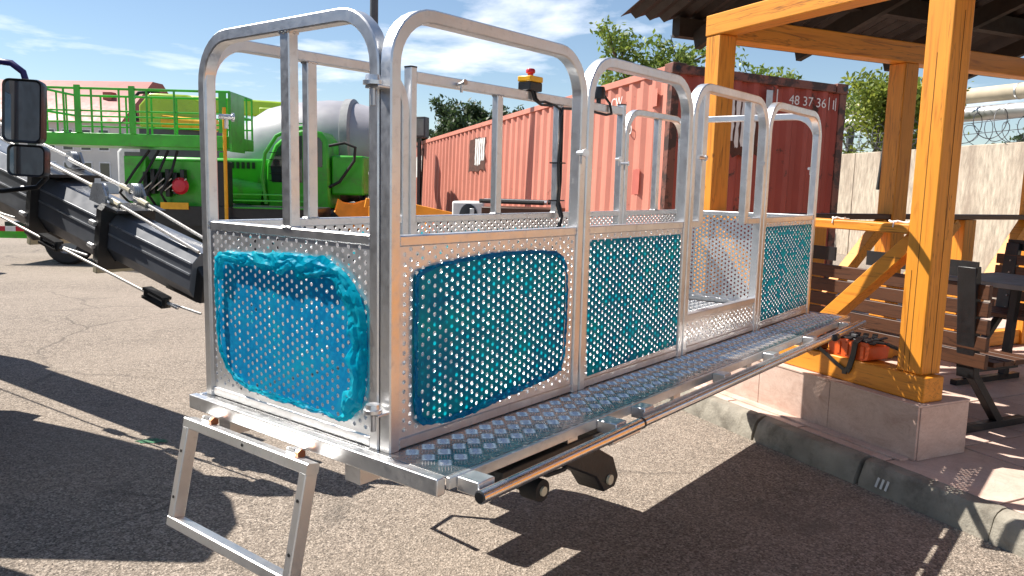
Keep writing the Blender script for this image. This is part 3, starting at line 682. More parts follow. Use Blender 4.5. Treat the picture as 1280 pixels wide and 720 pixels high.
# black rollers and housing hung below the deck
hs = MB(); hs.prism([(0, 0), (.05, -.015), (.20, -.10), (.235, -.17), (.215, -.20), (.15, -.20), (.10, -.14), (-.10, -.04), (-.1, 0)], .10, frame((.56, -.20, -.06), (1, 0, 0), (0, 0, 1), (0, 1, 0)))
hs = hs.build('roller_housing', 'black_steel', BK, bevel=.006)
MB().tube([(.735, -.208, -.225), (.735, -.2005, -.225)], .016, 16).build('end_cap', 'cream', hs)
MB().box(.75, .80, -.19, -.12, -.125, -.06).build('coupler', 'galv', BK, bevel=.004); MB().tube([(.80, -.155, -.10), (.86, -.155, -.10)], .028, 14).build('connector', simple('blue_plastic', (.01, .03, .16), .4), BK)
rl = MB(); rl.tube([(.44, -.16, -.185), (.44, -.10, -.185)], .033, 18); rl.tube([(.44, -.098, -.185), (.44, -.04, -.185)], .018, 12); rl.tube([(.44, -.038, -.185), (.44, .03, -.185)], .033, 18)
rl = rl.build('roller', 'rubber', BK); MB().tube([(.44, -.1665, -.185), (.44, -.1605, -.185)], .014, 14).build('end_cap', 'cream', rl)
MB().bar((.435, -.07, -.185), (.40, -.07, -.106), .03, .03).build('roller_arm', 'black_steel', BK)
MB().box(.20, .72, -.205, .06, -.095, -.052).build('roller_carrier', 'black_steel', BK, bevel=.004)
mb = MB(); mb.tube([(.36, -.17, -.10), (.42, -.19, -.125), (.50, -.19, -.13), (.57, -.18, -.10), (.60, -.17, -.07)], .007, 8); mb.build('hose', 'rubber', BK)
sm = MB().box(1.15, 1.68, .80, 1.15, -.30, -.106).build('slew_mount', 'black_steel', BK, bevel=.02)
MB().box(1.30, 1.50, 1.15, 1.32, -.26, -.16).build('slew_motor', 'dark_grey', sm, bevel=.02); MB().box(.90, 1.15, .85, 1.0, -.24, -.16).build('valve_block', 'black_steel', sm, bevel=.01)
MB().tube([(1.2, 1.16, -.2), (1.1, 1.3, -.3), (.95, 1.25, -.33), (.9, 1.05, -.22)], .012, 8).build('hose', 'rubber', sm)
# fold-down step frame hinged to the near edge beam
sf = empty('step_frame', (-.078, 0, -.052)); sf.parent = BK; sf.rotation_euler = (0, R(12), 0)
SS = rrect(.030, .040, .003, 1)
def sbar(a, b, name='step_bar'): MB().sweep([a, b], SS, (1, 0, 0)).build(name, 'alu', sf, angle=22)
sbar((0, .20, -.015), (0, .805, -.015)); sbar((0, .20, -.315), (0, .805, -.315))
sbar((0, .2155, -.0305), (0, .2155, -.2995)); sbar((0, .7895, -.0305), (0, .7895, -.2995))
for y in (.49,): MB().tube([(-.0205, y, -.016), (-.0215, y, -.016)], .005, 8).build('bolt_hole', 'black', sf)
for z in (-.10, -.24):
    for y in (.2155, .7895): MB().tube([(-.0205, y, z), (-.0215, y, z)], .005, 8).build('bolt_hole', 'black', sf)
for y in (.30, .72):
    h = MB().tube([(.01, y-.022, .008), (.01, y+.022, .008)], .010, 10).build('hinge', 'galv', sf); MB().tube([(.01, y-.034, .008), (.01, y-.0225, .008)], .014, 6).build('nut', simple('copper_nut%d' % int(y*100), (.35, .13, .06), .4, .7), h)
    MB().box(.0, .055, y-.012, y+.012, .012, .018).build('hinge_leaf', 'alu', sf)
# emergency stop box, black beacon and cable on the rear top rail
cb = empty('stop_box', (1.62, LY-.02, 1.0975)); cb.parent = BK
MB().box(-.046, .046, -.036, .036, 0, .040).build('box_base', 'black', cb, bevel=.005); MB().box(-.048, .048, -.038, .038, .0405, .066).build('box_lid', 'yellow', cb, bevel=.005)
MB().lathe([(0, 0), (.013, 0), (.013, .012), (.021, .016), (.022, .026), (.017, .034), (0, .035)], Matrix.Translation((0, 0, .0665)), 18).build('stop_button', 'red', cb)
bk = MB().lathe([(0, 0), (.012, 0), (.012, .02), (.032, .022), (.034, .06), (.028, .082), (0, .084)], Matrix.Translation((2.20, LY-.02, 1.0975)), 18).build('wind_sensor', 'black', BK)
mb = MB(); Y2 = LY-.045
mb.tube([(1.62, Y2, 1.10), (1.625, Y2-.008, 1.065), (1.65, Y2-.008, 1.05), (1.70, Y2, 1.058), (1.78, Y2-.003, 1.048), (1.83, Y2, 1.035)], .006, 7); mb.tube([(1.60, Y2, 1.10), (1.61, Y2-.008, 1.058), (1.66, Y2-.01, 1.04), (1.76, Y2, 1.045)], .006, 7)
mb.tube([(2.245, Y2+.02, 1.14), (2.27, Y2, 1.10), (2.28, Y2-.006, 1.05), (2.22, Y2-.01, 1.04), (2.10, Y2, 1.048), (1.95, Y2, 1.046), (1.845, Y2-.003, 1.04), (1.83, Y2, 1.0), (1.828, Y2-.006, .9), (1.82, Y2-.003, .78), (1.826, Y2-.006, .66), (1.82, Y2-.004, .58), (1.83, Y2-.02, .52), (1.79, Y2-.03, .47), (1.76, Y2-.03, .40), (1.75, Y2-.03, .1)], .007, 7)
mb.tube([(1.845, Y2, 1.04), (1.838, Y2-.006, .95), (1.836, Y2-.008, .8), (1.84, Y2-.006, .7), (1.834, Y2-.004, .6), (1.842, Y2-.02, .53), (1.80, Y2-.035, .46), (1.77, Y2-.03, .1)], .007, 7)
mb.build('cable', 'black', BK)
for (x, z) in ((1.845, .78), (1.845, .60)): MB().box(x-.024, x+.024, Y2-.012, Y2+.05, z, z+.006).build('cable_tie', 'black', BK)

# ------------------------------------------------------------------ telescopic boom
b0 = Vector((-1.60, 4.05, .995)); b1 = Vector((-3.34, 5.2, 1.47)); bd = (b1-b0).normalized()
bxa = bd; bya = Vector((0, 0, 1)).cross(bd).normalized(); bza = bxa.cross(bya)
BM = bpy.data.objects.new('telescopic_boom', None); col.objects.link(BM); BM.matrix_world = frame(b0, bxa, bya, bza)
tag(BM, 'dark grey telescopic boom with steel cables sloping down to the platform', 'boom')
def hexsec(w, h): return [(-w*.30, h/2), (w*.30, h/2), (w/2, h*.30), (w/2, -h*.22), (w*.26, -h/2), (-w*.26, -h/2), (-w/2, -h*.22), (-w/2, h*.30)]
def bsec(x0, x1, w, h):
    sec = [(y, z) for y, z in hexsec(w, h)]
    mb = MB().add([(x, y, z) for x in (x0, x1) for y, z in sec], [(i, (i+1) % 8, 8+(i+1) % 8, 8+i) for i in range(8)]+[tuple(range(7, -1, -1)), tuple(range(8, 16))])
    o = mb.build('boom_section', 'steel_boom', BM, bevel=.003, smooth=False)
    for z in (h*.30, h*.08):     # ridge bars, pale colour paints the bright highlights along them
        MB().bar((x0+.01, w/2+.002, z), (x1-.01, w/2+.002, z), .006, .010).build('ridge_highlight', 'steel_light', o); MB().bar((x0+.01, -w/2-.002, z), (x1-.01, -w/2-.002, z), .006, .010).build('ridge_highlight', 'steel_light', o)
    return o
SX = [-.05, .75, 1.45, 4.6]; SW = [(.21, .265), (.265, .325), (.32, .385)]
for i in range(3): bsec(SX[i], SX[i+1]+.15, *SW[i])
for i, xc in enumerate((.75, 1.45)):
    w, h = SW[i+1]; w += .05; h += .045; w2, h2 = SW[i]; w2 += .012; h2 += .012
    o_ = [(y, z) for y, z in ((-w/2, h*.42), (-w*.42, h/2), (w*.42, h/2), (w/2, h*.42), (w/2, -h*.42), (w*.42, -h/2), (-w*.42, -h/2), (-w/2, -h*.42))]
    mb = MB(); i_ = hexsec(w2, h2); i_ = [i_[7], i_[0], i_[1], i_[2], i_[3], i_[4], i_[5], i_[6]]
    for x in (xc-.05, xc): mb.add([(x, *p) for p in o_]+[(x, *p) for p in i_], [(k, (k+1) % 8, 8+(k+1) % 8, 8+k) for k in range(8)])
    mb.add([(x, *p) for x in (xc-.05, xc) for p in o_], [(k, (k+1) % 8, 8+(k+1) % 8, 8+k) for k in range(8)]); mb.add([(x, *p) for x in (xc-.05, xc) for p in i_], [(k, (k+1) % 8, 8+(k+1) % 8, 8+k) for k in range(8)])
    co = mb.build('collar', 'black_steel', BM, angle=20)
    MB().box(xc-.17, xc-.052, -w*.46, w*.46, h*.46, h*.5).build('hood_plate', 'black_steel', co)
    for sy in (-1, 1):
        MB().prism([(0, 0), (.16, 0), (.14, .10), (.05, .12), (0, .06)], .012, frame((xc+.02, sy*w*.36-.006, h*.46), (1, 0, 0), (0, 0, 1), (0, -1, 0)) if False else frame((xc+.0, sy*w*.36, h*.44), (1, 0, 0), (0, 0, 1), (0, -1, 0))).build('sheave_bracket', 'steel_light', co)
        pu = MB()
        for k in range(3): pu.lathe([(.015, 0), (.05, 0), (.044, .006), (.05, .012), (.015, .012)], frame((xc+.085, sy*w*.30-.02+.0125*k, h*.46+.055), (1, 0, 0), (0, 0, 1), (0, 1, 0)), 18)
        pu.build('sheave', 'steel_light', co)
        for z in (h*.20, -h*.15): MB().tube([(xc-.02, sy*(w/2+.012), z), (xc+.03, sy*(w/2+.012), z)], .014, 6).build('adjuster_bolt', 'galv', co)
    MB().box(xc+.02, xc+.06, -w*.38, w*.38, -h*.62, -h*.5).build('wear_pad', 'cream', co, bevel=.004)
for sy in (-1, 1):
    MB().tube([(1.50, sy*.10, .265), (4.5, sy*.11, .34)], .009, 7).build('cable', 'cable', BM)
    MB().tube([(.80, sy*.085, .23), (1.53, sy*.09, .255)], .011, 7).build('cable', 'cable', BM)
    MB().tube([(-.05, sy*.075, .14), (.80, sy*.082, .205)], .009, 7).build('cable', 'cable', BM)
    MB().tube([(.84, sy*.086, .231), (.94, sy*.088, .235)], .017, 8).build('cable_socket', 'cream', BM)
    MB().tube([(.66, sy*.08, .195), (.74, sy*.081, .20)], .017, 8).build('cable_socket', 'cream', BM)
    if sy < 0: continue
    MB().tube([(-.05, sy*.16, -.15), (.6, sy*.175, -.15), (1.2, sy*.21, -.14), (2.2, sy*.245, -.13), (4.4, sy*.26, -.12)], .007, 7).build('cable', 'cable', BM)
    for x, yy, zz in ((.12, .163, -.15), (1.1, .203, -.14), (1.85, .235, -.13)):
        rb = MB().bar((x-.08, sy*yy, zz+.022), (x+.10, sy*yy, zz+.022), .05, .014).bar((x-.08, sy*yy, zz-.022), (x+.10, sy*yy, zz-.022), .05, .014).build('roller_bracket', 'black_steel', BM)
        MB().tube([(x-.07, sy*yy, zz-.024), (x-.07, sy*yy, zz+.024)], .019, 10).build('roller', 'black', rb); MB().tube([(x+.09, sy*yy, zz-.024), (x+.09, sy*yy, zz+.024)], .019, 10).build('roller', 'black', rb)
        MB().tube([(x-.08, sy*(yy-.01), zz), (x-.32, sy*(yy-.03), zz+.02)], .006, 6).build('tie_rod', 'galv', BM)
MB().prism([(-.10, -.12), (.2, -.13), (.2, .12), (.05, .13), (-.12, .02)], .15, frame((0, .075, -.0), (1, 0, 0), (0, 0, 1), (0, -1, 0))).build('boom_head', 'black_steel', BM, bevel=.01)
MB().bar((4.5, 0, -.1), (4.5, 0, -2.0), .5, .5).build('turret', 'black_steel', BM)
inv = BM.matrix_world.inverted()
MB().tube([inv @ Vector(q) for q in ((-1.60, 4.05, .98), (-1.25, 4.05, .80), (-.8, 3.95, .66), (-.35, 3.72, .62))], .03, 10).build('basket_arm', 'black_steel', BM)

# ------------------------------------------------------------------ truck at the left with its mirrors
TK = empty('parked_truck', (0, 0, 0), 0, 'parked truck at the left edge showing black wing mirrors and blue arm', 'truck')
plan = [(-2.86, 3.60), (-2.86, 3.98), (-2.98, 4.24), (-3.25, 4.58), (-3.62, 4.92), (-4.05, 5.14), (-4.95, 5.2), (-4.95, 3.60)]
mb = MB(); k = len(plan); ctr = Vector((-3.95, 4.5))
rings = [(1.0, .5), (1.0, 1.3), (.985, 2.05), (.96, 2.32), (.88, 2.42)]
mb.add([((p[0]-ctr.x)*s_+ctr.x, (p[1]-ctr.y)*s_+ctr.y, z) for s_, z in rings for p in plan], [(r_*k+q, r_*k+(q+1) % k, (r_+1)*k+(q+1) % k, (r_+1)*k+q) for r_ in range(len(rings)-1) for q in range(k)]+[tuple(range(k-1, -1, -1)), tuple((len(rings)-1)*k+q for q in range(k))])
mb.build('cab', 'dark_grey', TK, bevel=.03)
MB().box(-2.862, -2.850, 3.68, 3.95, 1.45, 2.0).build('side_window', 'glass', TK, bevel=.01)
MB().box(-5.0, -2.98, -4.5, 3.3, .95, 2.5).build('box_body', 'dark_grey', TK, bevel=.02); MB().box(-4.5, -3.5, -4.5, 5.0, .5, .8).build('chassis', 'black_steel', TK)
for (x, y) in ((-3.25, 4.08), (-4.7, 4.08), (-3.25, -2.2), (-4.7, -2.2)):
    w_ = MB().lathe([(.2, -.13), (.38, -.13), (.43, -.10), (.43, .10), (.38, .13), (.2, .13)], frame((x, y, .43), (0, 1, 0), (0, 0, 1), (1, 0, 0)), 28).build('tyre', 'rubber', TK)
    MB().lathe([(0, -.09), (.2, -.09), (.21, -.12), (.21, .12), (.2, .09), (0, .09)], frame((x, y, .43), (0, 1, 0), (0, 0, 1), (1, 0, 0)), 24).build('rim', 'grey', w_)
def mirror(cx, cy, cz, w, h):
    m = Matrix.Translation((cx, cy, cz)) @ Matrix.Rotation(R(4.5), 4, 'Z') @ Matrix.Rotation(R(2), 4, 'Y') @ Matrix.Rotation(R(-3), 4, 'X')
    sec = rrect(w, h, .032, 4); k = len(sec); mb = MB(); rings = [(1, -.012), (1.02, 0), (1.0, .05), (.8, .085)]
    mb.add([m @ Vector((x*s, z_, y*s)) for s, z_ in rings for x, y in sec], [(r*k+j, r*k+(j+1) % k, (r+1)*k+(j+1) % k, (r+1)*k+j) for r in range(3) for j in range(k)]+[tuple(3*k+j for j in range(k))])
    inn = rrect(w-.022, h-.022, .024, 4)
    mb.add([m @ Vector((x, -.012, y)) for x, y in sec]+[m @ Vector((x, -.004, y)) for x, y in inn], [(j, (j+1) % k, k+(j+1) % k, k+j) for j in range(k)])
    o = mb.build('wing_mirror', 'black', TK, angle=50)
    MB().add([m @ Vector((x, -.004, y)) for x, y in inn], [tuple(range(k))]).build('mirror_glass', 'mirror', o, smooth=False)
im = Matrix.Identity(4)
p1 = im @ Vector((-2.578, 4.2, 1.815)); p2 = im @ Vector((-2.57, 4.2, 1.558))
mirror(p1.x, p1.y, p1.z, .195, .325); mirror(p2.x, p2.y, p2.z, .19, .165)
MB().tube([im @ Vector(q) for q in ((-3.5, 4.35, 1.98), (-3.0, 4.32, 2.03), (-2.74, 4.27, 2.075), (-2.66, 4.26, 2.065), (-2.60, 4.26, 2.02), (-2.585, 4.26, 1.96))], .017, 10).build('mirror_arm', 'purple', TK)
MB().tube([im @ Vector(q) for q in ((-3.5, 4.35, 1.36), (-2.75, 4.28, 1.395), (-2.56, 4.26, 1.42), (-2.505, 4.255, 1.47), (-2.50, 4.255, 1.53))], .013, 10).build('mirror_arm', 'black', TK)

# ------------------------------------------------------------------ shipping container
cA = Vector((1.72, 8.95, 2.87)); cE = Vector((-2.56, 20.4, 2.48)); cC = Vector((4.0, 9.81, 2.78))
cy_ = (cE-cA).normalized(); cx_ = (cC-cA); cx_ = (cx_-cy_*cx_.dot(cy_)).normalized(); cz_ = cx_.cross(cy_); HC = 2.896; LC = 12.19; WC = 2.44
CT = bpy.data.objects.new('shipping_container', None); col.objects.link(CT); CT.matrix_world = frame(cA-cz_*HC, cx_, cy_, cz_)
tag(CT, 'long weathered red corrugated shipping container behind the platform', 'container')
def corr(L, z0, z1, pitch, depth, fr):
    p = []; s = 0
    while s < L-.01:
        for a, d in ((0, 0), (.26, 0), (.5, depth), (.76, depth)):
            q = s+a*pitch
            if q <= L: p.append((q, d))
        s += pitch
    p.append((L, 0)); n = len(p)
    return MB().add([fr @ Vector((q, z, d)) for q, d in p for z in (z0, z1)], [(2*i, 2*i+2, 2*i+3, 2*i+1) for i in range(n-1)])
corr(LC-.2, .16, 2.80, .278, .036, frame((.012, .1, 0), (0, 1, 0), (0, 0, 1), (1, 0, 0))).build('side_panel', 'cont_side', CT, smooth=False)
corr(LC-.2, .16, 2.80, .278, .036, frame((WC-.012, .1, 0), (0, 1, 0), (0, 0, 1), (-1, 0, 0))).build('side_panel', 'cont_side', CT, smooth=False)
corr(WC-.2, .16, 2.80, .25, .045, frame((.1, .02, 0), (1, 0, 0), (0, 0, 1), (0, 1, 0))).build('end_panel', 'cont_end', CT, smooth=False)
corr(WC-.2, .16, 2.80, .25, .045, frame((.1, LC-.02, 0), (1, 0, 0), (0, 0, 1), (0, -1, 0))).build('end_panel', 'cont_end', CT, smooth=False)
MB().box(.03, WC-.03, .03, LC-.03, 2.82, 2.86).build('roof_panel', 'cont_rust', CT)
for x in (0, WC-.1):
    for y in (0, LC-.1): MB().box(x, x+.1, y, y+.1, .12, HC-.12).build('corner_post', 'cont_rust', CT, bevel=.006)
    for y in (-.01, LC-.17):
        for z in (0, HC-.12):
            cc_ = MB().box(x-.008 if x == 0 else x-.06, x+.17 if x == 0 else x+.108, y, y+.18, z, z+.12).build('corner_casting', 'cont_rust', CT, bevel=.008)
            if y < 0: MB().lathe([(0, 0), (.03, 0), (.03, .002), (0, .002)], frame((x+.06, y-.0005, z+.06), (1, 0, 0), (0, 0, 1), (0, -1, 0)), 12).build('casting_hole', 'black', cc_)
    MB().box(x+.001, x+.099, .17, LC-.17, HC-.10, HC-.02).build('top_rail', 'cont_side', CT, bevel=.004); MB().box(x+.001, x+.099, .17, LC-.17, .0, .158).build('bottom_rail', 'cont_rust', CT)
for y in (0, LC-.1):
    MB().box(.17, WC-.17, y+.001, y+.099, HC-.11, HC-.015).build('header', 'cont_rust', CT, bevel=.004); MB().box(.17, WC-.17, y+.001, y+.099, 0, .158).build('sill', 'cont_rust', CT)
def patch(name, side, a0, a1, z0, z1, mat, ragged=0, d=.003):
    fr = frame((.012-d, .0, 0), (0, 1, 0), (0, 0, 1), (-1, 0, 0)) if side else frame((0, .02-d, 0), (1, 0, 0), (0, 0, 1), (0, -1, 0))
    pts = []; n = 8
    for (p, q) in (((a0, z0), (a1, z0)), ((a1, z0), (a1, z1)), ((a1, z1), (a0, z1)), ((a0, z1), (a0, z0))):
        for i in range(n): pts.append((p[0]+(q[0]-p[0])*i/n+rnd.uniform(-ragged, ragged), p[1]+(q[1]-p[1])*i/n+rnd.uniform(-ragged, ragged)*1.5))
    return MB().prism(pts, .003, fr).build(name, mat, CT, smooth=False)
patch('rust_patch', True, 6.50, 7.50, 1.97, 2.58, 'rust', .03)
for i in range(5): patch('peeling_paint', True, 6.55+.12*i, 6.64+.12*i, 2.05+rnd.uniform(0, .12), 2.58, 'white', .012, .007)
patch('peeling_paint', True, 11.45, 12.0, 2.0, 2.50, 'white', .02, .007); patch('rust_patch', True, 11.3, 11.75, .3, 2.7, 'rust', .02, .003)
patch('faded_patch', True, .62, .78, 1.45, 1.75, 'faded', .004); patch('faded_patch', True, 2.2, 2.5, .9, 1.35, 'faded', .004)
patch('vent', True, .30, .42, 2.45, 2.65, 'cont_side', .0, .012)
patch('rust_patch', False, .70, 1.20, 1.95, 2.60, 'rust', .03)
for i in range(6): patch('peeling_paint', False, .73+.075*i, .775+.075*i, 2.02+rnd.uniform(0, .1), 2.58, 'white', .010, .007)
patch('vent', False, 1.27, 1.36, 2.52, 2.72, 'galv', .0, .012)
for i in range(7): a = .12+rnd.random()*2.0; patch('rust_patch', False, a, a+rnd.uniform(.02, .06), 2.55-rnd.random()*1.3, 2.75-rnd.random()*.2-.05*i, 'cont_rust', .012, .0035) if False else None
def letter(txt, size, mw, name='marking'):
    me = text_mesh(txt, size); o = link(name, me, 'white', CT, smooth=False); o.matrix_local = mw; return o
letter('48 37 36', .155, frame((1.60, .0125, 2.59), (1, 0, 0), (0, 0, 1), (0, -1, 0)))
letter('1', .155, frame((2.22, .0125, 2.585), (1, 0, 0), (0, 0, 1), (0, -1, 0)))
MB().box(2.185, 2.195, .011, .013, 2.57, 2.72).box(2.285, 2.295, .011, .013, 2.57, 2.72).build('marking', 'white', CT); MB().box(1.42, 1.435, .011, .013, 2.55, 2.74).build('marking', 'white', CT)
letter('450', .17, frame((.0035, 1.12, 2.18), (0, -1, 0), (0, 0, 1), (-1, 0, 0))); letter('CW', .17, frame((.0035, 1.45, 2.55), (0, -1, 0), (0, 0, 1), (-1, 0, 0)))

# ------------------------------------------------------------------ concrete wall, barbed wire, pipes
wa = Vector((8.0, 19.3, 0)); wd_ = (Vector((8.69, 13.73, 0))-wa).normalized()
wl = bpy.data.objects.new('concrete_wall', None); col.objects.link(wl); wl.matrix_world = frame(wa-wd_*14, wd_, Vector((0, 0, 1)).cross(wd_), Vector((0, 0, 1)))
tag(wl, 'tall pale concrete panel wall beyond the gazebo', 'wall')
for i in range(11):
    x = 2.9*i; MB().box(x+.012, x+2.888, -.08, .08, -.1, 2.40+rnd.uniform(-.012, .012)).build('wall_panel', 'concrete', wl, bevel=.015)
    MB().box(x-.09, x+.09, .081, .20, -.1, 2.36).build('wall_post', 'concrete', wl, bevel=.01)
bw = MB(); P = []
for i in range(900):
    x = i*.034; a = i*.34; r_ = .27+.05*math.sin(i*.17); P.append((x, .02+r_*math.cos(a)*.8, 2.72+r_*math.sin(a)+.04*math.sin(i*.05)))
bw.tube(P, .008, 4)
bw.tube([(i*.034, .03+(.2+.06*math.sin(i*.11))*math.cos(i*.47+1), 2.62+(.2+.05*math.cos(i*.23))*math.sin(i*.47+1)) for i in range(900)], .007, 4)
for i in range(0, 900, 5):
    p = Vector(P[i]); d = Vector((rnd.uniform(-1, 1), rnd.uniform(-1, 1), rnd.uniform(-1, 1))).normalized()*.05; bw.tube([p-d, p+d], .007, 3)
for z in (2.62, 2.82): bw.tube([(i*2.9, .02, z+.02*math.sin(i*2)) for i in range(11)], .008, 4)
o = bw.build('barbed_wire', 'dark_grey'); o.matrix_world = wl.matrix_world.copy(); tag(o, 'tangled coil of barbed wire running along the top of the concrete wall', 'barbed wire')
for (lab, p0, p1, r_, mt) in (('tan lagged pipeline, upper of the two crossing above the wall', (12.6, 31, 4.62), (17.6, 17.6, 4.60), .24, 'tan'), ('silver clad pipeline, lower of the two crossing above the wall', (12.4, 31, 4.02), (17.3, 17.6, 4.0), .23, 'silver')):
    pp = empty('pipeline', p0, 0, lab, 'pipe', 'pipelines above the wall'); a = Vector((0, 0, 0)); b = Vector(p1)-Vector(p0); a2 = a-b*.8
    MB().tube([a2, a, b], r_, 20).build('cladding', mt, pp)
    for k in range(9): c = a2+(b-a2)*(k+.5)/9; dd = (b-a2).normalized()*.03; MB().tube([c-dd, c+dd], r_+.012, 20).build('joint_band', 'galv', pp)
for i, y in enumerate((16.6, 30.5)):
    MB().box(-.1, .1, -.1, .1, 0, 4.3).build('pipe_support', 'dark_grey').location = (17.9 if i == 0 else 12.7, y, 0)
sup = [o for o in bpy.data.objects if o.name.startswith('pipe_support')]
for o, l_ in zip(sup, ('steel column holding the pipelines, out beyond the right end of the wall', 'steel column holding the pipelines, half hidden by the rear gazebo post')): tag(o, l_, 'column', 'columns under the pipelines')
rod = MB().bar((0, 0, 0), (.12, 0, 1.6), .05, .05).bar((.02, 0, .1), (.25, 0, .6), .03, .03).build('wire_bracket', 'rubber'); rod.location = (7.75, 17.0, 1.55); rod.rotation_euler.z = R(10)
tag(rod, 'dark slanted steel bracket standing against the concrete wall', 'bracket')

# ------------------------------------------------------------------ things stacked in front of the container
gen = empty('generator', (-.60, 11.95, 0), R(-20), 'white boxed generator with black oval grille beside the dark pallet stack', 'generator')
MB().box(-.26, .26, -.25, .25, .5, 1.22).build('housing', 'white', gen, bevel=.03); MB().box(-.24, .24, -.23, .23, 0, .5).build('stand', 'dark_grey', gen)
MB().lathe([(0, 0), (.17, 0), (.19, .01), (.15, .02), (0, .02)], frame((.02, -.252, .98), (1, 0, 0), (0, 0, 1), (0, -1, 0)) @ Matrix.Diagonal((.8, 1.1, 1, 1)), 24).build('grille', 'black', gen); MB().box(.05, .12, -.28, -.272, .86, 1.12).build('handle', 'galv', gen, bevel=.004)
pal = empty('pallet_stack', (.10, 11.2, 0), R(-18), 'stack of dark timber and pipes lying in front of the container', 'timber stack')
for k in range(7):
    for j in range(3): MB().box(-.45, .55, -.40+.27*j, -.16+.27*j, .05+.165*k, .05+.165*k+.13).build('timber', 'plank_x', pal, bevel=.01)
for j in range(4): MB().tube([(-.5, -.33+.18*j, 1.25), (.42, -.31+.17*j, 1.245)], .03, 8).build('pipe', 'rubber' if j != 1 else 'galv', pal)
for i, (x, y, a) in enumerate(((-1.35, 12.6, 8), (-1.85, 13.1, 14))):
    o = MB().bar((-.6, 0, .95), (.55, 0, .72), .16, .16).bar((-.5, -.1, .0), (-.5, -.1, .9), .1, .1).bar((.45, .1, 0), (.45, .1, .68), .1, .1).build('trestle', 'bucket', bevel=.01); o.location = (x, y, .22); o.rotation_euler.z = R(a)
    o.location.z = .18; tag(o, ('orange painted steel trestle nearest the generator, black cap on its end', 'orange painted steel trestle further left along the container')[i], 'trestle', 'orange trestles by the container')
    if i == 0: MB().tube([(-.64, 0, .96), (-.58, 0, .95)], .11, 16).build('end_cap', 'black', o)
bx_ = empty('switch_box', (-2.35, 19.6, 0), R(-15), 'plain grey cabinet on a post rising behind the far end of the container', 'cabinet')
MB().box(-.04, .04, -.04, .04, 0, 2.55).build('post', 'dark_grey', bx_); MB().box(-.2, .2, -.15, .15, 2.55, 3.05).build('cabinet', 'dark_grey', bx_, bevel=.02); MB().box(-.17, .17, -.162, -.152, 2.6, 3.0).build('door', 'grey', bx_)
lp = empty('lamp_post', (-2.48, 14.0, 0), 0, 'slim grey steel pole rising behind the near corner of the platform', 'pole')
MB().tube([(0, 0, 0), (0, 0, 3), (.03, 0, 8)], [.09, .075, .06], 12).build('pole', 'dark_grey', lp); MB().tube([(0.03, 0, 7.9), (.3, 0, 8.3), (1.2, 0, 8.4)], .035, 8).build('arm', 'dark_grey', lp); MB().box(1.1, 1.6, -.1, .1, 8.33, 8.45).build('lamp_head', 'grey', lp, bevel=.03)

# ------------------------------------------------------------------ green lift truck in the background
GT = empty('lift_truck', (-6.1, 13.2, 0), R(2), 'green access truck with railed green platform and black valve gear', 'truck')
MB().box(-1.62, 1.48, -.28, 1.0, 1.95, 2.15).build('platform_deck', 'green', GT, bevel=.015)
def gr(a, b, r_=.022, n_='rail'): MB().tube([a, b], r_, 8).build(n_, 'green', GT)
for y in (-.26, .98):
    for z in (2.85, 2.5, 2.32): gr((-1.6, y, z), (1.46, y, z), .02 if z > 2.8 else .014)
    for k in range(8): gr((-1.6+3.06*k/7, y, 2.15), (-1.6+3.06*k/7, y, 2.85), .018, 'rail_post')
for x in (-1.6, 1.46):
    for z in (2.85, 2.5): gr((x, -.26, z), (x, .98, z), .02)
    for y in (.05, .36, .67): gr((x, y, 2.15), (x, y, 2.85), .016, 'rail_post')
for x in (-.98, -.12): MB().box(x, x+.09, -.30, -.262, 2.15, 2.9).build('gate_post', 'green', GT)
MB().box(1.30, 1.42, -.29, -.27, 2.2, 2.84).build('gate_post', 'green', GT)
MB().box(1.47, 1.50, -.30, .4, 1.9, 2.85).build('side_plate', 'green', GT)
MB().tube([(1.40, -.33, .55), (1.40, -.33, 2.6)], .03, 10).build('yellow_strut', 'yellow', GT)
MB().box(-.35, .95, .0, 1.2, .95, 1.75).build('pump_box', 'green', GT, bevel=.02); MB().box(-.3, .05, -.15, 0, 1.35, 1.8).build('panel', 'green', GT, bevel=.01)
for k in range(6): MB().box(.0+.12*k, .07+.12*k, -.16, -.02, 1.15+.04*(k % 3), 1.55+.05*(k % 2)).build('valve', 'black', GT, bevel=.01)
for k in range(5): MB().tube([(.0+.12*k, -.18, 1.25), (.25+.12*k, -.22, 1.45)], .012, 6).build('lever', 'galv', GT)
for k in range(4):
    MB().tube([(-.25+.2*k, -.05, 1.0), (-.35+.22*k, -.22, 1.2), (-.1+.2*k, -.25, 1.55), (.1+.15*k, -.1, 1.9)], .022, 7).build('hose', 'rubber', GT)
MB().lathe([(0, .06), (.1, .05), (.14, 0), (.1, -.05), (0, -.06)], frame((.62, -.2, 1.33), (1, 0, 0), (0, 0, 1), (0, -1, 0)), 18).build('reel', 'red', GT)
MB().box(.95, 1.35, -.1, .2, .9, 1.75).build('column', 'black', GT, bevel=.02); MB().lathe([(0, .14), (.07, .12), (.08, 0), (0, 0)], Matrix.Translation((1.02, -.05, 1.76)), 14).build('beacon', 'orange', GT)
MB().box(-.1, 2.85, -.2, .9, .68, 1.0).build('chassis', 'black_steel', GT); MB().box(.3, .75, -.23, -.21, .95, 1.06).build('hazard_plate', 'yellow', GT)
MB().box(-2.3, 2.85, -.1, 1.0, .52, .679).build('chassis', 'black_steel', GT)
MB().box(-2.4, -.1, -.25, -.15, .42, .60).build('side_guard', 'green', GT, bevel=.01)
for k in range(10): MB().box(-2.5+.17*k, -2.5+.17*k+.165, -.33, -.31, .54, .62).build('reflective_strip', 'red' if k % 2 else 'white', GT)
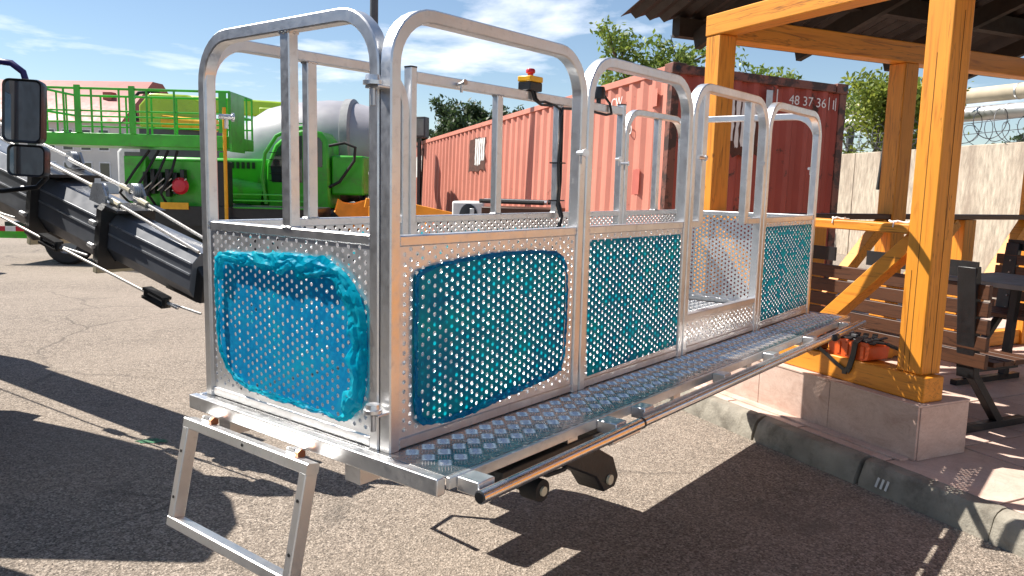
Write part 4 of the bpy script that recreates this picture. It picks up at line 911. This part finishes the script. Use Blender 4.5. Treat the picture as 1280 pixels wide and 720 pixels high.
for (x, y, r_) in ((-1.25, -.12, .37), (1.45, -.12, .42), (2.4, -.12, .42), (-2.35, -1.4, .46)):
    w_ = MB().lathe([(r_*.5, -.12), (r_*.9, -.12), (r_, -.09), (r_, .09), (r_*.9, .12), (r_*.5, .12)], frame((x, y, r_), (1, 0, 0), (0, 0, 1), (0, -1, 0)), 28).build('tyre', 'rubber', GT)
    MB().lathe([(0, .03), (r_*.3, .05), (r_*.5, .12), (r_*.52, -.1), (0, -.1)], frame((x, y, r_), (1, 0, 0), (0, 0, 1), (0, -1, 0)), 20).build('rim', 'grey', w_)
for z in (1.0, 1.12, 1.22): gr((1.5, -.28, z), (2.85, -.28, z), .012)
# pale truck cab behind
PC = empty('pale_truck', (-8.55, 19.8, 0), R(4), 'pale mint truck with tank standing behind the green lift truck', 'truck')
mb = MB().prism([(-1.0, .5), (-1.0, 2.05), (-.8, 2.3), (.6, 2.35), (.75, 2.2), (.8, .5)], 1.6, frame((-.3, 0, 0), (1, 0, 0), (0, 0, 1), (0, 1, 0))); mb.build('cab', 'white', PC, bevel=.08)
MB().box(-1.1, -.1, -.012, -.002, 1.5, 2.05).build('side_window', 'glass', PC, bevel=.03)
MB().tube([(.75, .8, 1.45), (4.2, .8, 1.45)], .82, 28).build('tank', 'mint', PC, bevel=.05)
for x in (-.5, 1.4, 3.4): MB().lathe([(0, -.15), (.45, -.15), (.48, -.1), (.48, .1), (.45, .15), (0, .15)], frame((x, .1, .48), (1, 0, 0), (0, 0, 1), (0, -1, 0)), 22).build('tyre', 'rubber', PC)
# concrete mixer
MX = empty('mixer_truck', (-3.9, 17.2, 0), R(-2), 'concrete mixer with large grey drum behind the green crane cab', 'truck')
dm = frame((-2.2, 0, 1.75), (0, 1, 0), (.07, 0, -1), (-1, 0, -.07)); ax = Vector((1, 0, .09)).normalized(); q = Vector((0, 0, 1)).rotation_difference(ax).to_matrix().to_4x4()
MB().lathe([(0, 0), (.45, .02), (.6, .15), (1.02, 1.0), (1.1, 1.5), (1.1, 2.3), (1.05, 2.7), (.80, 3.5), (.76, 3.72), (.5, 3.76), (0, 3.74)], Matrix.Translation((-2.25, 0, 1.86)) @ q, 48).build('drum', 'drum', MX, angle=25)
MB().lathe([(1.05, 2.65), (1.10, 2.67), (1.09, 2.82), (1.01, 2.86)], Matrix.Translation((-2.25, 0, 1.86)) @ q, 48).build('drum_ring', 'grey', MX)
MB().box(-2.6, 1.6, -.5, .5, .75, 1.0).build('chassis', 'black_steel', MX); MB().box(-2.3, -1.7, -.5, .5, 1.0, 2.0).build('drum_stand', 'green', MX); MB().box(.9, 1.3, -.6, .6, 1.0, 1.6).build('drum_stand', 'black_steel', MX)
for x in (-2, -.2, .9):
    w_ = MB().lathe([(0, -.15), (.45, -.15), (.5, -.1), (.5, .1), (.45, .15), (0, .15)], frame((x, -.75, .5), (1, 0, 0), (0, 0, 1), (0, -1, 0)), 24).build('tyre', 'rubber', MX)
# green crane with rounded cab and lime boom
CR = empty('mobile_crane', (-4.0, 15.1, 0), R(0), 'green mobile crane with rounded glazed cab and lime green boom', 'crane')
cp = [(-.68, .93), (-.72, 1.3), (-.70, 1.75), (-.55, 2.12), (-.30, 2.34), (.05, 2.42), (.34, 2.38), (.46, 2.22), (.50, .93)]
MB().prism(cp, .95, frame((0, 0, 0), (1, 0, 0), (0, 0, 1), (0, 1, 0))).build('cab_body', 'green', CR, bevel=.04)
wp = [(-.60, 1.42), (-.62, 1.72), (-.48, 2.06), (-.28, 2.25), (-.02, 2.30), (-.02, 1.42)]
MB().prism(wp, .012, frame((0, -.004, 0), (1, 0, 0), (0, 0, 1), (0, -1, 0))).build('door_glass', 'glass', CR)
MB().prism([(.06, 1.72), (.06, 2.30), (.30, 2.27), (.36, 2.18), (.36, 1.72)], .012, frame((0, -.004, 0), (1, 0, 0), (0, 0, 1), (0, -1, 0))).build('side_glass', 'glass', CR)
mb = MB().tube([(-.71, -.02, 1.0), (-.78, -.02, 1.5), (-.72, -.02, 1.95), (-.5, -.02, 2.28), (-.2, -.02, 2.42), (.1, -.02, 2.46)], .035, 8); mb.build('cab_frame', 'green', CR)
for k in range(5): MB().bar((-.64, -.02, 1.45+.13*k), (-.05, -.02, 1.45+.13*k), .012, .014).build('window_bar', 'black', CR)
mb = MB().tube([(.1, -.1, 2.44), (.1, -.1, 2.52), (-.35, -.1, 2.50), (-.35, -.1, 2.42)], .012, 6); mb.build('roof_rail', 'green', CR)
MB().box(-2.9, -.72, .1, 1.1, 1.05, 1.85).build('counterweight', 'green', CR, bevel=.06); MB().tube([(-2.9, .3, 1.55), (-.8, .25, 1.15)], .28, 16).build('cylinder', 'green', CR)
for k in range(14): MB().box(-2.3+.1*k, -2.25+.1*k, .07, .095, 1.66, 1.78).build('vent_slot', 'black', CR)
MB().box(.5, 1.12, .1, .9, 1.2, 1.95).build('engine_cover', 'green', CR, bevel=.04); mb = MB().tube([(.5, -.05, 1.35), (.7, -.1, 1.45), (.98, -.1, 1.85), (1.0, -.1, 2.1), (.8, -.08, 2.18), (.5, -.05, 2.12)], .03, 8); mb.build('hose_loop', 'rubber', CR)
MB().box(-.9, .6, -.1, 1.1, .5, .92).build('slew_base', 'dark_grey', CR); MB().box(-.2, .3, -.3, .6, .0, .9).build('outrigger', 'green', CR); MB().box(-2.8, 1.6, .1, 1.2, .6, .9).build('chassis', 'green', CR)
for x in (-2.3, -1.2, .9): MB().lathe([(0, -.15), (.45, -.15), (.5, -.1), (.5, .1), (.45, .15), (0, .15)], frame((x, .0, .5), (1, 0, 0), (0, 0, 1), (0, -1, 0)), 24).build('tyre', 'rubber', CR)
MB().bar((-4.0, 3.4, 3.16), (1.45, 3.6, 2.92), .4, .36).build('boom', 'lime', CR, bevel=.05); MB().bar((-1.8, 3.1, 2.95), (-1.0, 3.1, 2.95), .1, .22).build('boom_block', 'lime', CR, bevel=.02)
MB().prism([(0, 0), (1.5, 0), (1.55, .55), (1.1, .75), (.25, .78), (0, .5)], .5, frame((-4.5, 3.0, 2.55), (1, 0, 0), (0, 0, 1), (0, 1, 0))).build('boom_foot', 'lime', CR, bevel=.05)
MB().tube([(-3.9, 2.9, 2.7), (-2.7, 2.9, 2.62)], .14, 14).build('lift_cylinder', 'yellow', CR); mb = MB().tube([(-4.5, 2.95, 2.7), (-4.65, 2.95, 3.1), (-4.45, 2.95, 3.32), (-4.0, 2.95, 3.36)], .04, 8); mb.build('hose', 'rubber', CR)
MB().box(-4.5, -2.8, 3.0, 3.6, .4, 2.56).build('boom_rest', 'dark_grey', CR)
# loader bucket
LB = empty('loader_bucket', (-2.72, 13.6, 0), R(14), 'yellow steel loader bucket standing on a block beside the crane', 'bucket')
MB().box(-.5, .42, -.1, .45, 0, .62).build('block', 'dark_grey', LB)
o_ = [(-.34, .95), (-.28, 1.16), (-.18, 1.10), (-.02, 1.08), (.12, 1.13), (.24, 1.15), (.30, 1.05), (.28, .78), (.34, .64), (-.1, .64), (-.22, .82)]
for y in (0, .5): MB().prism(o_, .03, frame((0, y, 0), (1, 0, 0), (0, 0, 1), (0, 1, 0))).build('side_plate', 'bucket', LB)
back = [(-.34, .95), (-.22, .82), (-.1, .64), (.34, .64), (.28, .78)]
for a, b in zip(back, back[1:]): MB().bar((a[0], .25, a[1]), (b[0], .25, b[1]), .46, .03).build('shell_plate', 'bucket', LB)
FP = empty('lattice_panel', (-2.42, 14.6, 0), R(5), 'white slatted lattice panel standing just behind the platform corner', 'panel')
for k in range(6): MB().box(-.25+.1*k, -.21+.1*k, -.02, .02, 0, 1.65).build('slat', 'white', FP)
for z in (.4, 1.1, 1.6): MB().box(-.26, .32, .021, .04, z, z+.05).build('cross_bar', 'white', FP)

# ------------------------------------------------------------------ far building with red roof
BD = empty('red_roofed_building', (-36, 62, 0), R(-4), 'long white building with red tiled roof far behind the trucks', 'building')
MB().box(-16, 5.5, 0, 10, 0, 5.6).build('wall', 'plaster', BD)
MB().prism([(-.6, 5.45), (4.2, 9.0), (5.8, 9.0), (10.6, 5.45)], 22.6, frame((-16.5, 0, 0), (0, 1, 0), (0, 0, 1), (1, 0, 0))).build('roof', 'redroof', BD)
MB().box(3.2, 3.9, 1.9, 2.6, 6.6, 7.9).build('chimney', 'redroof', BD)
for k in range(14):
    w_ = MB().box(-15+1.45*k, -14.1+1.45*k, -.05, .02, 3.2, 4.9).build('window', 'plaster_win', BD); MB().box(-14.92+1.45*k, -14.18+1.45*k, -.06, -.051, 3.3, 4.8).build('pane', 'glass', w_)
for k in range(14):
    w_ = MB().box(-15+1.45*k, -14.1+1.45*k, -.05, .02, .8, 2.4).build('window', 'plaster_win', BD); MB().box(-14.92+1.45*k, -14.18+1.45*k, -.06, -.051, .9, 2.3).build('pane', 'glass', w_)

# ------------------------------------------------------------------ trees
def tree(name, loc, H, cr_, zc_, nleaf, leaf, mat, seed, label, squash=1.0):
    r = random.Random(seed); t = empty(name, loc, 0, label, 'tree', 'trees in the background'); tr = MB(); tips = []
    def limb(p, d, L, rad, lev):
        n = 5; pts = [p]; q = p; dd = d
        for i in range(n):
            dd = (dd+Vector((r.gauss(0, .13), r.gauss(0, .13), r.gauss(.03, .08)))).normalized(); q = q+dd*L/n; pts.append(q)
        tr.tube(pts, [rad*(1-.7*i/n) for i in range(n+1)], 6 if lev else 9)
        if lev >= 2: tips.extend(pts[2:]); return
        for k in range(7 if lev == 0 else 5):
            f = r.uniform(.35, 1); i = min(n-1, int(f*n)); a = r.uniform(0, 6.283); sp = r.uniform(.5, 1.05)
            nd_ = (dd*math.cos(sp)+Vector((math.cos(a), math.sin(a), r.uniform(-.1, .5)))*math.sin(sp)).normalized(); limb(pts[i+1], nd_, L*r.uniform(.42, .62), rad*.45, lev+1)
    limb(Vector((0, 0, 0)), Vector((0, 0, 1)), H*.62, H*.022, 0)
    tr.build('trunk', 'bark', t, smooth=True)
    V = []; Fc = []; cen = Vector((0, 0, zc_))
    clumps = [p for p in tips if r.random() < .9]
    for k in range(26):
        u = Vector((r.gauss(0, 1), r.gauss(0, 1), r.gauss(0, 1))).normalized()*r.uniform(.5, 1.0); clumps.append(cen+Vector((u.x*cr_, u.y*cr_, u.z*(H-zc_)*squash)))
    for i in range(nleaf):
        c = r.choice(clumps); s = cr_*.17; p = c+Vector((r.gauss(0, s), r.gauss(0, s), r.gauss(0, s*.8)))
        a = Vector((r.gauss(0, 1), r.gauss(0, 1), r.gauss(0, 1))).normalized(); b = a.orthogonal().normalized(); b = (b*math.cos(i)+a.cross(b)*math.sin(i)); l = leaf*r.uniform(.6, 1.3); q = len(V)
        V.extend([p-b*l, p+a.cross(b)*l*.45, p+b*l, p-a.cross(b)*l*.45]); Fc.append((q, q+1, q+2, q+3))
    mb = MB(); mb.v = [tuple(v) for v in V]; mb.f = Fc; me = to_mesh(mb, 'crown'); link('crown', me, mat, t, smooth=False); return t
tree('birch_tree', (3.25, 21.5, 0), 5.75, .85, 4.75, 5200, .085, 'leaf', 1, 'light green tree rising directly above the near corner of the container')
tree('poplar_tree', (7.3, 23.5, 0), 5.0, .85, 4.3, 3200, .085, 'leaf', 2, 'thin light green tree seen between the far front post and roof')
tree('maple_tree', (11.2, 25.5, 0), 5.55, 1.25, 3.7, 9000, .10, 'leaf2', 3, 'bushy yellowish green tree rising behind the concrete wall beside the container')
for i, (x, y, h) in enumerate(((-6.1, 62, 6.0), (-4.4, 60, 7.4), (-2.9, 61, 7.2), (-1.4, 63, 6.9), (-.2, 60, 7.4))):
    tree('distant_tree', (x, y, 0), h, 1.5, h*.62, 3600, .2, 'leaf_far', 20+i, ['low dark distant tree, leftmost above the container roof', 'dark distant tree, second from left above the container roof', 'dark distant tree, middle one of the row above the container roof', 'dark distant tree, fourth from left above the container roof', 'dark distant tree, rightmost of the row above the container roof'][i])
tree('distant_tree', (38.5, 58, 0), 6.0, 2.2, 4.0, 2500, .2, 'leaf_far', 40, 'small distant tree peeking over the concrete wall at the right edge')
hd = MB()
for i in range(2600):
    a = rnd.uniform(-1.0, 1.0); d = rnd.uniform(140, 170); p = Vector((math.sin(a)*d, math.cos(a)*d, 1.5+abs(rnd.gauss(0, 1.4)))); s = rnd.uniform(.9, 1.8); b = Vector((rnd.gauss(0, 1), rnd.gauss(0, 1), rnd.gauss(0, 1))).normalized(); c = b.orthogonal().normalized()
    hd.add([p-b*s, p+c*s, p+b*s, p-c*s], [(0, 1, 2, 3)])
tag(hd.build('far_woodland', 'leaf_far', smooth=False), 'low dark band of far woodland along the horizon', 'woodland', kind='stuff')
